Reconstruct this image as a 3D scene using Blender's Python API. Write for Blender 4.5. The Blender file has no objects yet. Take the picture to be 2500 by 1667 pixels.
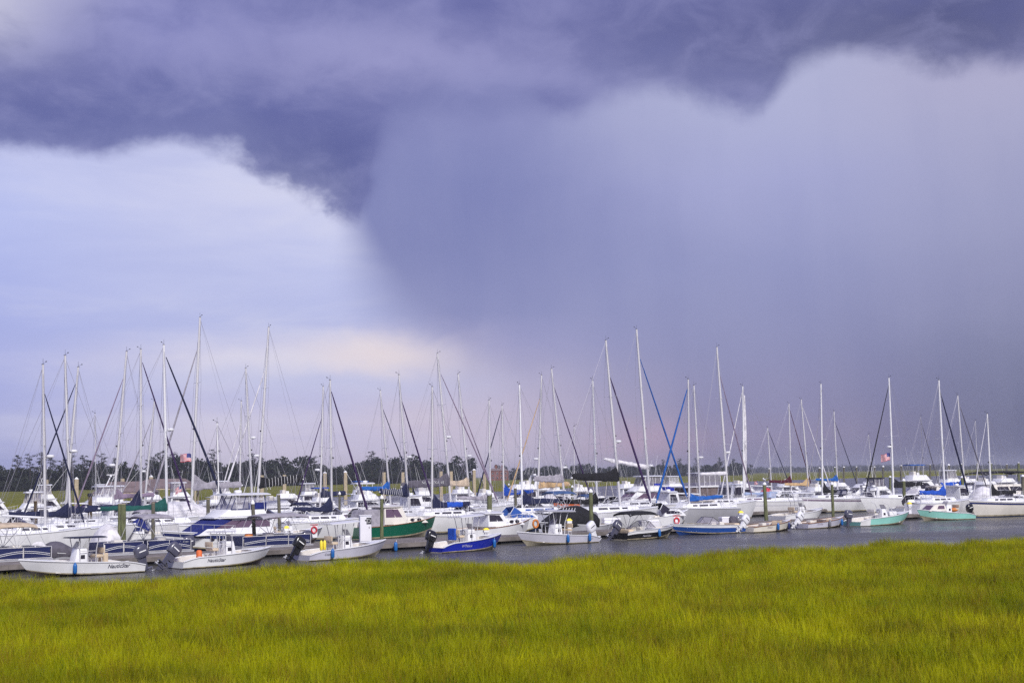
import bpy, bmesh, math, random
from mathutils import Vector, Matrix, noise
rnd = random.Random(11)
sc = bpy.context.scene
C = sc.collection
R_ = math.radians
PI = math.pi

# ------------------------------------------------------------------ camera
F, CAMH = 3472.0, 5.0                       # focal length in photo pixels (2500 wide = 50 mm), eye height above the water
PITCH, ROLL = math.atan(327.5 / F), R_(-1.0)
CR = Matrix.Rotation(PI / 2 + PITCH, 3, 'X') @ Matrix.Rotation(ROLL, 3, 'Z')
cam = bpy.data.cameras.new('camera')
cam.sensor_width = 36.0
cam.lens = 36.0 * F / 2500.0
cam.clip_start, cam.clip_end = 0.5, 30000
cam.dof.use_dof = True
cam.dof.focus_distance = 105
cam.dof.aperture_fstop = 1.8
camo = bpy.data.objects.new('camera', cam)
C.objects.link(camo)
camo.matrix_world = Matrix.Translation((0, 0, CAMH)) @ CR.to_4x4()
sc.camera = camo

def ray(px, py):
    return CR @ Vector(((px - 1250) / F, -(py - 833.5) / F, -1.0))
def at(px, py, z=0.0):
    """point of the world at height z seen at a photo position"""
    d = ray(px, py)
    t = (z - CAMH) / d.z
    return Vector((d.x * t, d.y * t, z))
def atY(px, py, Y):
    d = ray(px, py)
    t = Y / d.y
    return Vector((d.x * t, Y, CAMH + d.z * t))
def lin(c):
    return tuple(((v / 255) / 12.92 if v / 255 <= 0.04045 else ((v / 255 + 0.055) / 1.055) ** 2.4) for v in c)

# ------------------------------------------------------------------ exposure, world, sun
vs = sc.view_settings
sc.display_settings.display_device = 'sRGB'
vs.view_transform = 'Standard'
vs.look = 'None'
EXPO = 1.45
vs.exposure = EXPO
vs.gamma = 1
vs.use_curve_mapping = False
sc.cycles.sample_clamp_direct = 6.0
sc.cycles.sample_clamp_indirect = 3.0
sc.cycles.use_denoising = False               # keep the fine grass texture; what grain is left suits the photograph
SUN_EL, SUN_AZ = R_(40), R_(158)            # soft light through thin cloud behind the camera

class NT:
    """small helper that writes node arithmetic as Python expressions"""
    def __init__(s, tree): s.t = tree
    def n(s, typ, **kw):
        nd = s.t.nodes.new(typ)
        for k, v in kw.items(): setattr(nd, k, v)
        return nd
    def link(s, a, b): s.t.links.new(a, b)
    def setin(s, sock, v):
        if isinstance(v, X): s.link(v.s, sock)
        elif hasattr(v, 'is_output'): s.link(v, sock)
        else: sock.default_value = v
    def m(s, op, *a, clamp=False):
        nd = s.n('ShaderNodeMath', operation=op, use_clamp=clamp)
        for i, v in enumerate(a): s.setin(nd.inputs[i], v)
        return X(s, nd.outputs[0])
    def smooth(s, v, a, b):
        nd = s.n('ShaderNodeMapRange', interpolation_type='SMOOTHSTEP')
        s.setin(nd.inputs[0], v); s.setin(nd.inputs[1], a); s.setin(nd.inputs[2], b)
        return X(s, nd.outputs[0])
    def mix(s, f, a, b, typ='MIX'):
        nd = s.n('ShaderNodeMix', data_type='RGBA', blend_type=typ)
        s.setin(nd.inputs[0], f); s.setin(nd.inputs[6], a); s.setin(nd.inputs[7], b)
        return X(s, nd.outputs[2])
    def ramp(s, f, stops, interp='EASE'):
        nd = s.n('ShaderNodeValToRGB')
        cr = nd.color_ramp; cr.interpolation = interp
        while len(cr.elements) < len(stops): cr.elements.new(0.5)
        for e, (p, c) in zip(cr.elements, sorted(stops)):
            e.position = p; e.color = (*c[:3], 1) if not isinstance(c, (int, float)) else (c, c, c, 1)
        s.setin(nd.inputs[0], f)
        return X(s, nd.outputs[0])
    def curve(s, f, pts):
        nd = s.n('ShaderNodeFloatCurve')
        c = nd.mapping.curves[0]
        pts = sorted(pts)
        c.points[0].location = pts[0]; c.points[1].location = pts[-1]
        for p in pts[1:-1]: c.points.new(*p)
        nd.mapping.update()
        s.setin(nd.inputs[1], f)
        return X(s, nd.outputs[0])
    def noise(s, vec, scale, detail=3, rough=0.5, dist=0.0, out=0):
        nd = s.n('ShaderNodeTexNoise')
        if vec is not None: s.setin(nd.inputs['Vector'], vec)
        nd.inputs['Scale'].default_value = scale; nd.inputs['Detail'].default_value = detail
        nd.inputs['Roughness'].default_value = rough; nd.inputs['Distortion'].default_value = dist
        return X(s, nd.outputs[out])
    def xyz(s, x, y, z):
        nd = s.n('ShaderNodeCombineXYZ')
        for i, v in enumerate((x, y, z)): s.setin(nd.inputs[i], v)
        return X(s, nd.outputs[0])
    def sep(s, v):
        nd = s.n('ShaderNodeSeparateXYZ'); s.setin(nd.inputs[0], v)
        return [X(s, o) for o in nd.outputs]
class X:
    def __init__(s, t, sock): s.t, s.s = t, sock
    def __add__(s, o): return s.t.m('ADD', s, o)
    def __radd__(s, o): return s.t.m('ADD', o, s)
    def __sub__(s, o): return s.t.m('SUBTRACT', s, o)
    def __rsub__(s, o): return s.t.m('SUBTRACT', o, s)
    def __mul__(s, o): return s.t.m('MULTIPLY', s, o)
    __rmul__ = __mul__
    def __truediv__(s, o): return s.t.m('DIVIDE', s, o)

def pxuv(px, py):
    d = ray(px, py); h = math.hypot(d.x, d.y)
    return d.x / h, d.z / h

def build_world():
    w = bpy.data.worlds.new('World'); sc.world = w; w.use_nodes = True
    t = w.node_tree; t.nodes.clear(); N = NT(t)
    tc = N.n('ShaderNodeTexCoord')
    d = X(N, tc.outputs['Generated'])
    x, y, z = N.sep(d)
    r = N.m('SQRT', x * x + y * y)
    u0 = x / N.m('MAXIMUM', r, 0.02)
    v0 = z / N.m('MAXIMUM', r, 0.02)
    VS = 0.40
    # slow turbulence that frays the cloud edges
    pv = N.xyz(x, y, z * 1.6)
    n1 = N.noise(pv, 5.0, 5, 0.55)
    n2 = N.noise(pv, 17.0, 6, 0.66, 0.5)
    n4 = N.noise(N.xyz(x, y, z * 1.3), 46.0, 5, 0.7, 1.2)
    w1 = n1 - 0.5
    w2 = n2 - 0.5
    u = u0 + w1 * 0.05 + w2 * 0.012
    v = v0 + w1 * 0.03 + w2 * 0.020
    vs_ = N.m('DIVIDE', v, VS, clamp=True)
    def col(p): return lin(p)
    def ramp(px, pts, coord=None):
        return N.ramp(coord or vs_, [(max(0, min(1, pxuv(px, py)[1] / VS)), col(c)) for py, c in pts], 'LINEAR')
    farleft = ramp(60, [(1160, (160, 166, 216)), (1050, (160, 166, 220)), (900, (163, 170, 226)), (700, (170, 178, 232)), (520, (182, 190, 238)), (400, (196, 200, 238))])
    left = ramp(560, [(1160, (208, 198, 220)), (1060, (206, 200, 226)), (1000, (198, 196, 228)), (940, (205, 204, 232)), (880, (214, 210, 232)), (800, (182, 187, 230)), (640, (193, 197, 235)), (480, (203, 205, 237)), (380, (204, 206, 237))])
    shaft = ramp(1120, [(1160, (192, 180, 203)), (1060, (196, 184, 206)), (980, (188, 178, 205)), (900, (170, 165, 200)), (840, (152, 151, 196)), (760, (134, 137, 186)), (600, (124, 128, 180)), (450, (124, 128, 181)), (300, (134, 137, 188)), (200, (138, 140, 190))])
    right = ramp(1720, [(1160, (130, 125, 157)), (1080, (142, 134, 168)), (1000, (137, 134, 174)), (850, (138, 139, 182)), (650, (146, 149, 194)), (450, (164, 166, 209)), (300, (173, 175, 212)), (180, (178, 180, 214))])
    fright = ramp(2440, [(1160, (92, 94, 126)), (1060, (95, 98, 132)), (900, (113, 116, 153)), (700, (138, 139, 178)), (500, (154, 155, 192)), (300, (170, 169, 202)), (180, (176, 173, 204))])
    U = lambda px: pxuv(px, 800)[0]
    c = N.mix(N.smooth(u, U(-150), U(520)), farleft, left)
    # warm break under the cloud
    sb = N.curve(N.m('DIVIDE', v0, VS, clamp=True), [(0, 0.5 + U(1050)), (pxuv(1000, 1000)[1] / VS, 0.5 + U(1060)), (pxuv(980, 880)[1] / VS, 0.5 + U(1005)),
         (pxuv(900, 800)[1] / VS, 0.5 + U(925)), (pxuv(860, 680)[1] / VS, 0.5 + U(868)), (pxuv(850, 520)[1] / VS, 0.5 + U(852)), (1, 0.5 + U(852))]) - 0.5
    wide = N.curve(N.m('DIVIDE', v0, VS, clamp=True), [(0, 0.20), (pxuv(950, 900)[1] / VS, 0.085), (pxuv(860, 700)[1] / VS, 0.045), (pxuv(850, 520)[1] / VS, 0.018), (1, 0.018)])
    us = u0 + w1 * 0.018
    msh = N.smooth(us, sb - wide * 0.55, sb + wide)
    c = N.mix(msh, c, shaft)
    c = N.mix(N.smooth(u, U(1180), U(1800)), c, right)
    c = N.mix(N.smooth(u, U(1850), U(2560)), c, fright)
    def blob(px, py, su, sv, colr, amt):
        nonlocal c
        bu, bv = pxuv(px, py)
        du = (u - bu) / su; dv = (v - bv) / sv
        g = N.m('POWER', 2.718, (du * du + dv * dv) * -1.0)
        c = N.mix(g * amt, c, (*col(colr), 1))
    blob(930, 860, 0.055, 0.014, (236, 220, 220), 0.75)
    blob(1080, 1010, 0.07, 0.020, (212, 194, 208), 0.45)
    blob(1570, 1085, 0.035, 0.014, (204, 166, 186), 0.38)
    blob(760, 930, 0.11, 0.008, (190, 194, 230), 0.5)
    # storm deck: ragged lower edge
    pts = [(0, 372), (120, 380), (210, 383), (330, 364), (460, 352), (560, 364), (640, 424), (720, 474), (790, 516), (848, 556), (905, 450), (980, 330), (1080, 288), (1180, 275),
           (1300, 278), (1390, 285), (1450, 255), (1520, 238), (1640, 240), (1780, 262), (1860, 262), (1905, 225), (1950, 165), (2010, 138), (2090, 126), (2180, 148), (2260, 166), (2400, 164), (2500, 150)]
    ep = [(0, 0.70), (0.2, 0.6)]
    for px, py in pts:
        a, b = pxuv(px, py); ep.append(((a + 1) / 2, b / VS))
    ep += [(0.78, 0.75), (1, 0.70)]
    wb = N.noise(N.xyz(x, y, z * 1.1), 11.0, 6, 0.58, 0.3) - 0.5
    edge = N.curve((u0 + wb * 0.045 + 1.0) * 0.5, ep) * VS
    ve = v0 + wb * 0.040 + (n2 - 0.5) * 0.016 + (n4 - 0.5) * 0.006
    soft = N.smooth(N.m('ABSOLUTE', u0 - U(1120)), 0.035, 0.072)          # the deck melts into the rain shaft
    hw = 0.060 - soft * 0.049
    hw = hw + N.smooth(u0, U(1300), U(1500)) * 0.004
    dk = N.smooth(ve, edge - hw * 0.7, edge + hw)
    thin = N.smooth(u0, U(1150), U(1500)) * 0.02 + 0.12
    dk = dk * (1.0 - thin + N.smooth(ve + wb * 0.02, edge - 0.012, edge + 0.07) * thin)      # thin scud along the rim
    c0 = c
    bil = N.noise(N.xyz(x, y, z * 1.5), 7.0, 8, 0.56, 0.55)
    fine = N.noise(N.xyz(x, y, z * 1.7), 21.0, 6, 0.58, 0.4)
    c = N.mix(N.smooth(bil, 0.30, 0.70), (*col((100, 103, 160)), 1), (*col((142, 142, 193)), 1))
    blob(-30, -30, 0.05, 0.045, (206, 204, 222), 0.95)
    blob(420, 90, 0.09, 0.035, (146, 146, 202), 0.55)
    blob(980, 150, 0.13, 0.028, (160, 158, 205), 0.75)
    blob(1460, 190, 0.05, 0.014, (146, 146, 196), 0.6)
    blob(90, 300, 0.11, 0.036, (80, 84, 148), 0.9)
    blob(480, 285, 0.09, 0.020, (88, 92, 156), 0.8)
    blob(770, 420, 0.06, 0.040, (82, 86, 146), 0.9)
    blob(1150, 252, 0.10, 0.013, (98, 101, 160), 0.75)
    blob(1180, -10, 0.05, 0.022, (100, 102, 162), 0.6)
    blob(1700, 60, 0.12, 0.045, (90, 92, 148), 0.8)
    blob(2300, 70, 0.14, 0.05, (72, 74, 120), 0.9)
    c = N.mix(N.smooth(fine, 0.42, 0.75) * 0.30, c, (*col((158, 157, 204)), 1))
    c = N.mix(N.smooth(fine, 0.55, 0.25) * 0.30, c, (*col((88, 91, 152)), 1))
    c = N.mix(dk, c0, c)
    # drifting rain and thin cloud mottle what lies below the deck
    streak = N.noise(N.xyz(x * 9.0, y * 9.0, z * 1.2 + x * 2.0), 3.0, 5, 0.55, 0.2)
    band = N.noise(N.xyz(x, y, z * 4.5), 6.0, 6, 0.55, 0.3)
    low = 1.0 - dk
    c = N.mix(N.smooth(streak, 0.40, 0.72) * msh * low * 0.06, c, (*col((172, 172, 206)), 1))
    c = N.mix(N.smooth(streak, 0.58, 0.28) * msh * low * 0.07, c, (*col((108, 112, 168)), 1))
    mott = N.noise(N.xyz(x, y, z * 1.4), 4.5, 6, 0.5, 0.4)
    c = N.mix(N.smooth(mott, 0.45, 0.72) * msh * low * 0.11, c, (*col((176, 177, 212)), 1))
    c = N.mix(N.smooth(mott, 0.55, 0.28) * msh * low * 0.12, c, (*col((112, 116, 172)), 1))
    c = N.mix(N.smooth(band, 0.46, 0.72) * (1.0 - msh) * low * 0.30, c, (*col((226, 224, 238)), 1))
    c = N.mix(N.smooth(band, 0.54, 0.28) * (1.0 - msh) * low * 0.28, c, (*col((160, 168, 222)), 1))
    # the clear air above the cloud adds a little of its own colour
    sky = N.n('ShaderNodeTexSky', sky_type='NISHITA', sun_disc=False, sun_elevation=SUN_EL, sun_rotation=SUN_AZ)
    sky.air_density = 1.2; sky.dust_density = 2.0
    bg = N.n('ShaderNodeBackground'); N.link(c.s, bg.inputs[0]); bg.inputs[1].default_value = 1.02 / (2 ** EXPO)
    bg2 = N.n('ShaderNodeBackground'); N.link(sky.outputs[0], bg2.inputs[0]); bg2.inputs[1].default_value = 0.05
    mx = N.n('ShaderNodeMixShader'); mx.inputs[0].default_value = 0.05
    N.link(bg.outputs[0], mx.inputs[1]); N.link(bg2.outputs[0], mx.inputs[2])
    out = N.n('ShaderNodeOutputWorld'); N.link(mx.outputs[0], out.inputs[0])
    w.cycles.sampling_method = 'MANUAL'; w.cycles.sample_map_resolution = 512
build_world()
sl = bpy.data.lights.new('sun', 'SUN'); sl.energy = 1.5; sl.angle = R_(12); sl.color = (1.0, 0.97, 0.93)
so = bpy.data.objects.new('sun', sl); C.objects.link(so)
# the Nishita rotation runs clockwise from +Y
sd = Vector((math.sin(SUN_AZ) * math.cos(SUN_EL), math.cos(SUN_AZ) * math.cos(SUN_EL), math.sin(SUN_EL)))
so.rotation_euler = sd.to_track_quat('Z', 'Y').to_euler()
so.location = sd * 60

# ------------------------------------------------------------------ helpers
def tag(o, label=None, cat=None, group=None, kind=None):
    for k, v in (('label', label), ('category', cat), ('group', group), ('kind', kind)):
        if v: o[k] = v
    return o
def empty(name, loc, rz=0.0, label=None, cat=None, group=None):
    o = bpy.data.objects.new(name, None); C.objects.link(o)
    o.location = loc; o.rotation_euler = (0, 0, rz); o.empty_display_size = 0.2
    return tag(o, label, cat, group)

class MB:
    def __init__(s): s.v, s.f = [], []
    def add(s, vs, fs):
        k = len(s.v); s.v += [tuple(p) for p in vs]; s.f += [tuple(i + k for i in f) for f in fs]; return s
    def box(s, c, d, rz=0.0, ry=0.0):
        x, y, z = d[0] / 2, d[1] / 2, d[2] / 2
        M = Matrix.Rotation(rz, 3, 'Z') @ Matrix.Rotation(ry, 3, 'Y')
        c = Vector(c)
        vs = [c + M @ Vector(p) for p in ((-x, -y, -z), (x, -y, -z), (x, y, -z), (-x, y, -z), (-x, -y, z), (x, -y, z), (x, y, z), (-x, y, z))]
        return s.add(vs, [(3, 2, 1, 0), (4, 5, 6, 7), (0, 1, 5, 4), (1, 2, 6, 5), (2, 3, 7, 6), (3, 0, 4, 7)])
    def loft(s, rings, caps=True, closed=True):
        n = len(rings[0]); k = len(s.v)
        for r in rings: s.v += [tuple(p) for p in r]
        m = n if closed else n - 1
        for i in range(len(rings) - 1):
            for j in range(m):
                a = k + i * n + j; b = k + i * n + (j + 1) % n
                s.f.append((a, b, b + n, a + n))
        if caps and closed:
            s.f.append(tuple(k + j for j in reversed(range(n)))); e = k + (len(rings) - 1) * n
            s.f.append(tuple(e + j for j in range(n)))
        return s
    def tube(s, pts, r, n=6, caps=True):
        pts = [Vector(p) for p in pts]; rs = r if isinstance(r, (list, tuple)) else [r] * len(pts)
        rings = []; prev = None
        for i, p in enumerate(pts):
            d = (pts[min(i + 1, len(pts) - 1)] - pts[max(i - 1, 0)])
            if d.length < 1e-9: d = Vector((0, 0, 1))
            d.normalize()
            a = Vector((0, 0, 1)) if abs(d.z) < 0.9 else Vector((1, 0, 0))
            if prev is not None: a = prev
            b = d.cross(a).normalized(); a = b.cross(d).normalized(); prev = a
            rings.append([p + (a * math.cos(2 * PI * k / n) + b * math.sin(2 * PI * k / n)) * rs[i] for k in range(n)])
        return s.loft(rings, caps)
    def lathe(s, prof, c=(0, 0, 0), n=10, sx=1.0, sy=1.0):
        return s.loft([[(c[0] + r * sx * math.cos(2 * PI * k / n), c[1] + r * sy * math.sin(2 * PI * k / n), c[2] + z) for k in range(n)] for r, z in prof])
    def ellip(s, c, r, n=10, m=6):
        return s.lathe([(max(0.02, math.sin(PI * i / m)), -math.cos(PI * i / m)) for i in range(m + 1)], (0, 0, 0), n) and s._xf(c, r, n * (m + 1))
    def _xf(s, c, r, cnt):
        for i in range(len(s.v) - cnt, len(s.v)):
            p = s.v[i]; s.v[i] = (c[0] + p[0] * r[0], c[1] + p[1] * r[1], c[2] + p[2] * r[2])
        return s
    def prism(s, poly, y0, y1):
        """side profile (x, z) pushed from y0 to y1"""
        return s.loft([[(x, y0, z) for x, z in poly], [(x, y1, z) for x, z in poly]])
    def xf(s, M):
        s.v = [tuple(M @ Vector(p)) for p in s.v]; return s
    def mesh(s, name, mat, smooth=0.0, bevel=0.0):
        me = bpy.data.meshes.new(name); me.from_pydata(s.v, [], s.f)
        if bevel:
            bm = bmesh.new(); bm.from_mesh(me)
            bmesh.ops.remove_doubles(bm, verts=bm.verts, dist=1e-5)
            ed = [e for e in bm.edges if len(e.link_faces) == 2 and e.calc_face_angle() > 0.5]
            bmesh.ops.bevel(bm, geom=ed, offset=bevel, segments=2, affect='EDGES', profile=0.6, clamp_overlap=True)
            bmesh.ops.recalc_face_normals(bm, faces=bm.faces); bm.to_mesh(me); bm.free()
        me.update()
        if smooth:
            me.polygons.foreach_set('use_smooth', [True] * len(me.polygons)); me.set_sharp_from_angle(angle=R_(smooth))
        if mat: me.materials.append(mat)
        return me
    def build(s, name, mat, parent=None, smooth=0.0, bevel=0.0, label=None):
        o = bpy.data.objects.new(name, s.mesh(name, mat, smooth, bevel)); C.objects.link(o); o.parent = parent
        if label: o['label'] = label
        return o

def copy_tree(o, parent=None):
    c = o.copy(); C.objects.link(c); c.parent = parent
    for ch in list(o.children): copy_tree(ch, c)
    return c

# ------------------------------------------------------------------ materials
MATS = {}
def mat(name, c, rough=0.5, metal=0.0, var=0.0, vscale=3.0, bump=0.0, bscale=20.0, c2=None, coat=0.0, alpha=1.0, trans=0.0, stretch=None, spec=None):
    if name in MATS: return MATS[name]
    m = bpy.data.materials.new(name); m.use_nodes = True; N = NT(m.node_tree)
    b = m.node_tree.nodes['Principled BSDF']
    tc = N.n('ShaderNodeTexCoord'); vec = X(N, tc.outputs['Object'])
    if stretch:
        mp = N.n('ShaderNodeMapping'); N.link(vec.s, mp.inputs[0]); mp.inputs['Scale'].default_value = stretch; vec = X(N, mp.outputs[0])
    if var or c2:
        nz = N.noise(vec, vscale, 6, 0.62)
        c2 = c2 or tuple(max(0, x * (1 - var)) for x in c)
        cc = N.mix(N.smooth(nz, 0.35, 0.68), (*c, 1), (*c2, 1)); N.link(cc.s, b.inputs['Base Color'])
        rr = nz * 0.25 + (rough - 0.1); N.link(rr.s, b.inputs['Roughness'])
    else:
        b.inputs['Base Color'].default_value = (*c, 1); b.inputs['Roughness'].default_value = rough
    b.inputs['Metallic'].default_value = metal
    if spec is not None: b.inputs['Specular IOR Level'].default_value = spec
    if coat: b.inputs['Coat Weight'].default_value = coat; b.inputs['Coat Roughness'].default_value = 0.12
    if alpha < 1: b.inputs['Alpha'].default_value = alpha
    if bump:
        bp = N.n('ShaderNodeBump'); bp.inputs['Strength'].default_value = bump; bp.inputs['Distance'].default_value = 0.05
        N.link(N.noise(vec, bscale, 5, 0.6).s, bp.inputs['Height']); N.link(bp.outputs[0], b.inputs['Normal'])
    if trans:
        tr = N.n('ShaderNodeBsdfTranslucent'); tr.inputs[0].default_value = (*c, 1)
        mx = N.n('ShaderNodeMixShader'); mx.inputs[0].default_value = trans
        o = m.node_tree.nodes['Material Output']
        N.link(b.outputs[0], mx.inputs[1]); N.link(tr.outputs[0], mx.inputs[2]); N.link(mx.outputs[0], o.inputs[0])
    MATS[name] = m
    return m
M = {}
def dm(key, c, **kw):
    M[key] = mat(key, c, **kw)
gel = dict(rough=0.28, coat=0.3, var=0.10, vscale=1.3)
dm('white', (0.81, 0.81, 0.83), **gel); dm('offwhite', (0.74, 0.70, 0.64), **gel); dm('cream', (0.76, 0.71, 0.62), **gel)
dm('chalk', (0.62, 0.60, 0.60), rough=0.55, var=0.3, vscale=0.9); dm('lilac', (0.58, 0.57, 0.66), **gel); dm('palegrey', (0.42, 0.42, 0.46), **gel)
dm('hullgrey', (0.20, 0.20, 0.23), **gel); dm('royal', (0.012, 0.025, 0.36), **gel); dm('navyhull', (0.02, 0.03, 0.13), **gel); dm('midblue', (0.015, 0.07, 0.30), **gel)
dm('greenhull', (0.005, 0.11, 0.065), **gel); dm('mint', (0.30, 0.66, 0.58), **gel); dm('blackhull', (0.012, 0.012, 0.014), **gel)
dm('bottom', (0.10, 0.08, 0.08), rough=0.7, var=0.4); dm('bottomw', (0.55, 0.50, 0.38), rough=0.5, var=0.45, vscale=2.0); dm('bottomblue', (0.03, 0.06, 0.16), rough=0.7, var=0.4)
dm('nonskid', (0.66, 0.63, 0.58), rough=0.8, var=0.2); dm('liner', (0.70, 0.66, 0.62), rough=0.6, var=0.2); dm('tanseat', (0.62, 0.50, 0.36), rough=0.6, var=0.2)
dm('glass', (0.028, 0.024, 0.036), rough=0.09, spec=0.7); dm('mauveglass', (0.12, 0.075, 0.12), rough=0.12, spec=0.7); dm('blueglass', (0.03, 0.09, 0.34), rough=0.25)
dm('clear', (0.62, 0.60, 0.68), rough=0.15, alpha=0.38, spec=0.6); dm('smoke', (0.30, 0.28, 0.34), rough=0.2, alpha=0.55, spec=0.6)
dm('alu', (0.60, 0.59, 0.61), rough=0.5, metal=0.1); dm('steel', (0.55, 0.55, 0.58), rough=0.5, metal=0.25); dm('whitealu', (0.72, 0.72, 0.74), rough=0.35); dm('darkalu', (0.33, 0.32, 0.36), rough=0.45, metal=0.3)
cv = dict(rough=0.85, var=0.35, vscale=2.2, bump=0.5, bscale=5.0)
dm('navy', (0.010, 0.014, 0.055), **cv); dm('blue', (0.010, 0.075, 0.46), **cv); dm('cyanblue', (0.008, 0.10, 0.40), **cv); dm('black', (0.008, 0.008, 0.012), **cv)
dm('navycanvas', (0.010, 0.020, 0.17), **cv); dm('tan', (0.56, 0.38, 0.20), **cv); dm('sand', (0.55, 0.44, 0.33), **cv); dm('greycover', (0.34, 0.32, 0.37), **cv); dm('darkgrey', (0.11, 0.10, 0.13), **cv); dm('maroon', (0.075, 0.006, 0.02), **cv)
dm('teal', (0.004, 0.075, 0.065), **cv); dm('whitecover', (0.74, 0.72, 0.76), **cv); dm('lightblue', (0.34, 0.42, 0.62), **cv); dm('orange', (0.75, 0.16, 0.04), rough=0.6, var=0.3); dm('violet', (0.045, 0.02, 0.09), **cv)
dm('mauve', (0.24, 0.18, 0.26), **cv); dm('denim', (0.05, 0.10, 0.24), **cv); dm('brownmesh', (0.17, 0.13, 0.13), rough=0.9, var=0.4, bump=0.3); dm('red', (0.55, 0.012, 0.03), rough=0.45, var=0.15); dm('amber', (0.62, 0.20, 0.035), rough=0.6, var=0.3)
dm('stain', (0.42, 0.36, 0.24), rough=0.7, var=0.5, vscale=2.5); dm('yellow', (0.85, 0.68, 0.05), rough=0.5); dm('fenderblue', (0.010, 0.13, 0.42), rough=0.4, var=0.2); dm('teak', (0.30, 0.15, 0.075), rough=0.6, var=0.3); dm('rubber', (0.02, 0.02, 0.022), rough=0.6)
dm('obgrey', (0.075, 0.075, 0.11), rough=0.3, coat=0.4); dm('obblack', (0.012, 0.012, 0.014), rough=0.25, coat=0.5); dm('obwhite', (0.72, 0.72, 0.76), rough=0.3, coat=0.4)
dm('pontnavy', (0.016, 0.022, 0.085), rough=0.35, coat=0.3); dm('concrete', (0.46, 0.38, 0.26), rough=0.9, var=0.25, bump=0.2); dm('capwhite', (0.78, 0.78, 0.80), rough=0.5)
dm('plankgrey', (0.25, 0.22, 0.21), rough=0.9, var=0.45, vscale=1.2, bump=0.4, bscale=9, stretch=(1, 1, 1)); dm('fascia', (0.21, 0.185, 0.175), rough=0.9, var=0.5, vscale=0.8, bump=0.5, bscale=4)
dm('box', (0.74, 0.73, 0.78), rough=0.5, var=0.1, vscale=1.0); dm('boxblue', (0.60, 0.62, 0.74), rough=0.5, var=0.1); dm('ink', (0.02, 0.02, 0.03), rough=0.6); dm('inkwhite', (0.8, 0.8, 0.8), rough=0.6)
dm('brick', (0.20, 0.075, 0.055), rough=0.9, var=0.3); dm('shingle', (0.20, 0.15, 0.155), rough=0.95, var=0.35, vscale=0.8, bump=0.4, bscale=2.0); dm('flagred', (0.60, 0.004, 0.03), rough=0.8); dm('flagblue', (0.02, 0.03, 0.20), rough=0.8); dm('flagwhite', (0.75, 0.75, 0.75), rough=0.8)
# ------------------------------------------------------------------ water
def water_mat():
    m = bpy.data.materials.new('creek_water'); m.use_nodes = True; N = NT(m.node_tree); b = m.node_tree.nodes['Principled BSDF']
    g = N.n('ShaderNodeNewGeometry'); p = X(N, g.outputs['Position']); x, y, z = N.sep(p)
    a = N.noise(N.xyz(x * 0.55, y * 0.75, 0.0), 1.0, 6, 0.62, 0.4)
    c = N.noise(N.xyz(x * 1.6, y * 2.0, 3.0), 1.0, 5, 0.6)
    l = N.noise(N.xyz(x * 0.05, y * 0.08, 7.0), 1.0, 4, 0.6)
    cc = N.mix(N.smooth(l, 0.3, 0.7), (0.060, 0.058, 0.050, 1), (0.090, 0.085, 0.072, 1)); N.link(cc.s, b.inputs['Base Color'])
    rr = N.smooth(l, 0.35, 0.65) * 0.22 + 0.12; N.link(rr.s, b.inputs['Roughness'])
    h = a + c * 0.35
    bp = N.n('ShaderNodeBump'); bp.inputs['Strength'].default_value = 1.0; bp.inputs['Distance'].default_value = 0.30
    N.link(h.s, bp.inputs['Height']); N.link(bp.outputs[0], b.inputs['Normal'])
    b.inputs['IOR'].default_value = 1.33
    return m
def build_water():
    mb = MB(); xs = [-9000, -1500, -300, 300, 1500, 9000]; ys = [-400, 20, 300, 1500, 12000]
    vs = [(x, y, 0.0) for y in ys for x in xs]
    fs = [(j * 6 + i, j * 6 + i + 1, j * 6 + i + 7, j * 6 + i + 6) for j in range(4) for i in range(5)]
    mb.add(vs, fs); o = mb.build('water', water_mat()); tag(o, 'grey choppy creek water between the marsh and the moored boats', None, None, 'structure')
build_water()

# ------------------------------------------------------------------ near marsh: mud bank and cordgrass
EDGE = [(-700, 1448), (-300, 1430), (0, 1413), (150, 1409), (330, 1412), (420, 1399), (560, 1385), (650, 1375), (780, 1372), (900, 1367), (1000, 1361), (1200, 1371), (1330, 1369), (1400, 1361), (1480, 1352),
        (1600, 1346), (1750, 1345), (1850, 1341), (1950, 1333), (2100, 1325), (2165, 1316), (2300, 1323), (2380, 1318), (2500, 1308), (2800, 1296), (3300, 1280)]
def near_edge():
    out = []
    for i in range(len(EDGE) - 1):
        (a, b), (c, d) = EDGE[i], EDGE[i + 1]
        n = max(2, int((c - a) / 25))
        for k in range(n):
            f = k / n; p = at(a + (c - a) * f, b + (d - b) * f, 1.35)
            p.y += 1.0 * noise.noise(Vector((p.x * 0.45, p.y * 0.45, 2))) + 1.1 * noise.noise(Vector((p.x * 1.3, p.y * 1.3, 5)))
            out.append(p)
    return out
NE = near_edge()
def mudmat():
    return mat('marsh_mud', (0.045, 0.040, 0.022), rough=0.8, var=0.4, vscale=0.8, bump=0.4, bscale=3)
def build_near_marsh():
    mb = MB(); rows = []
    for p in NE:
        u = p.x / p.y
        r = [(p.x + u * 1.5, p.y + 1.5, -0.3), (p.x, p.y, 0.22)]
        for k in range(1, 13):
            Y = p.y + (14 - p.y) * k / 12
            r.append((p.x + u * (Y - p.y) * (1 if k < 12 else 1), Y, 0.28 + 0.10 * noise.noise(Vector((u * Y * 0.2, Y * 0.2, 0)))))
        rows.append(r)
    mb.loft(rows, caps=False, closed=False)
    o = mb.build('marsh_ground', mudmat(), smooth=60); tag(o, 'muddy ground under the cordgrass in the foreground', None, None, 'structure')
    return o
marsh_o = build_near_marsh()

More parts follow.
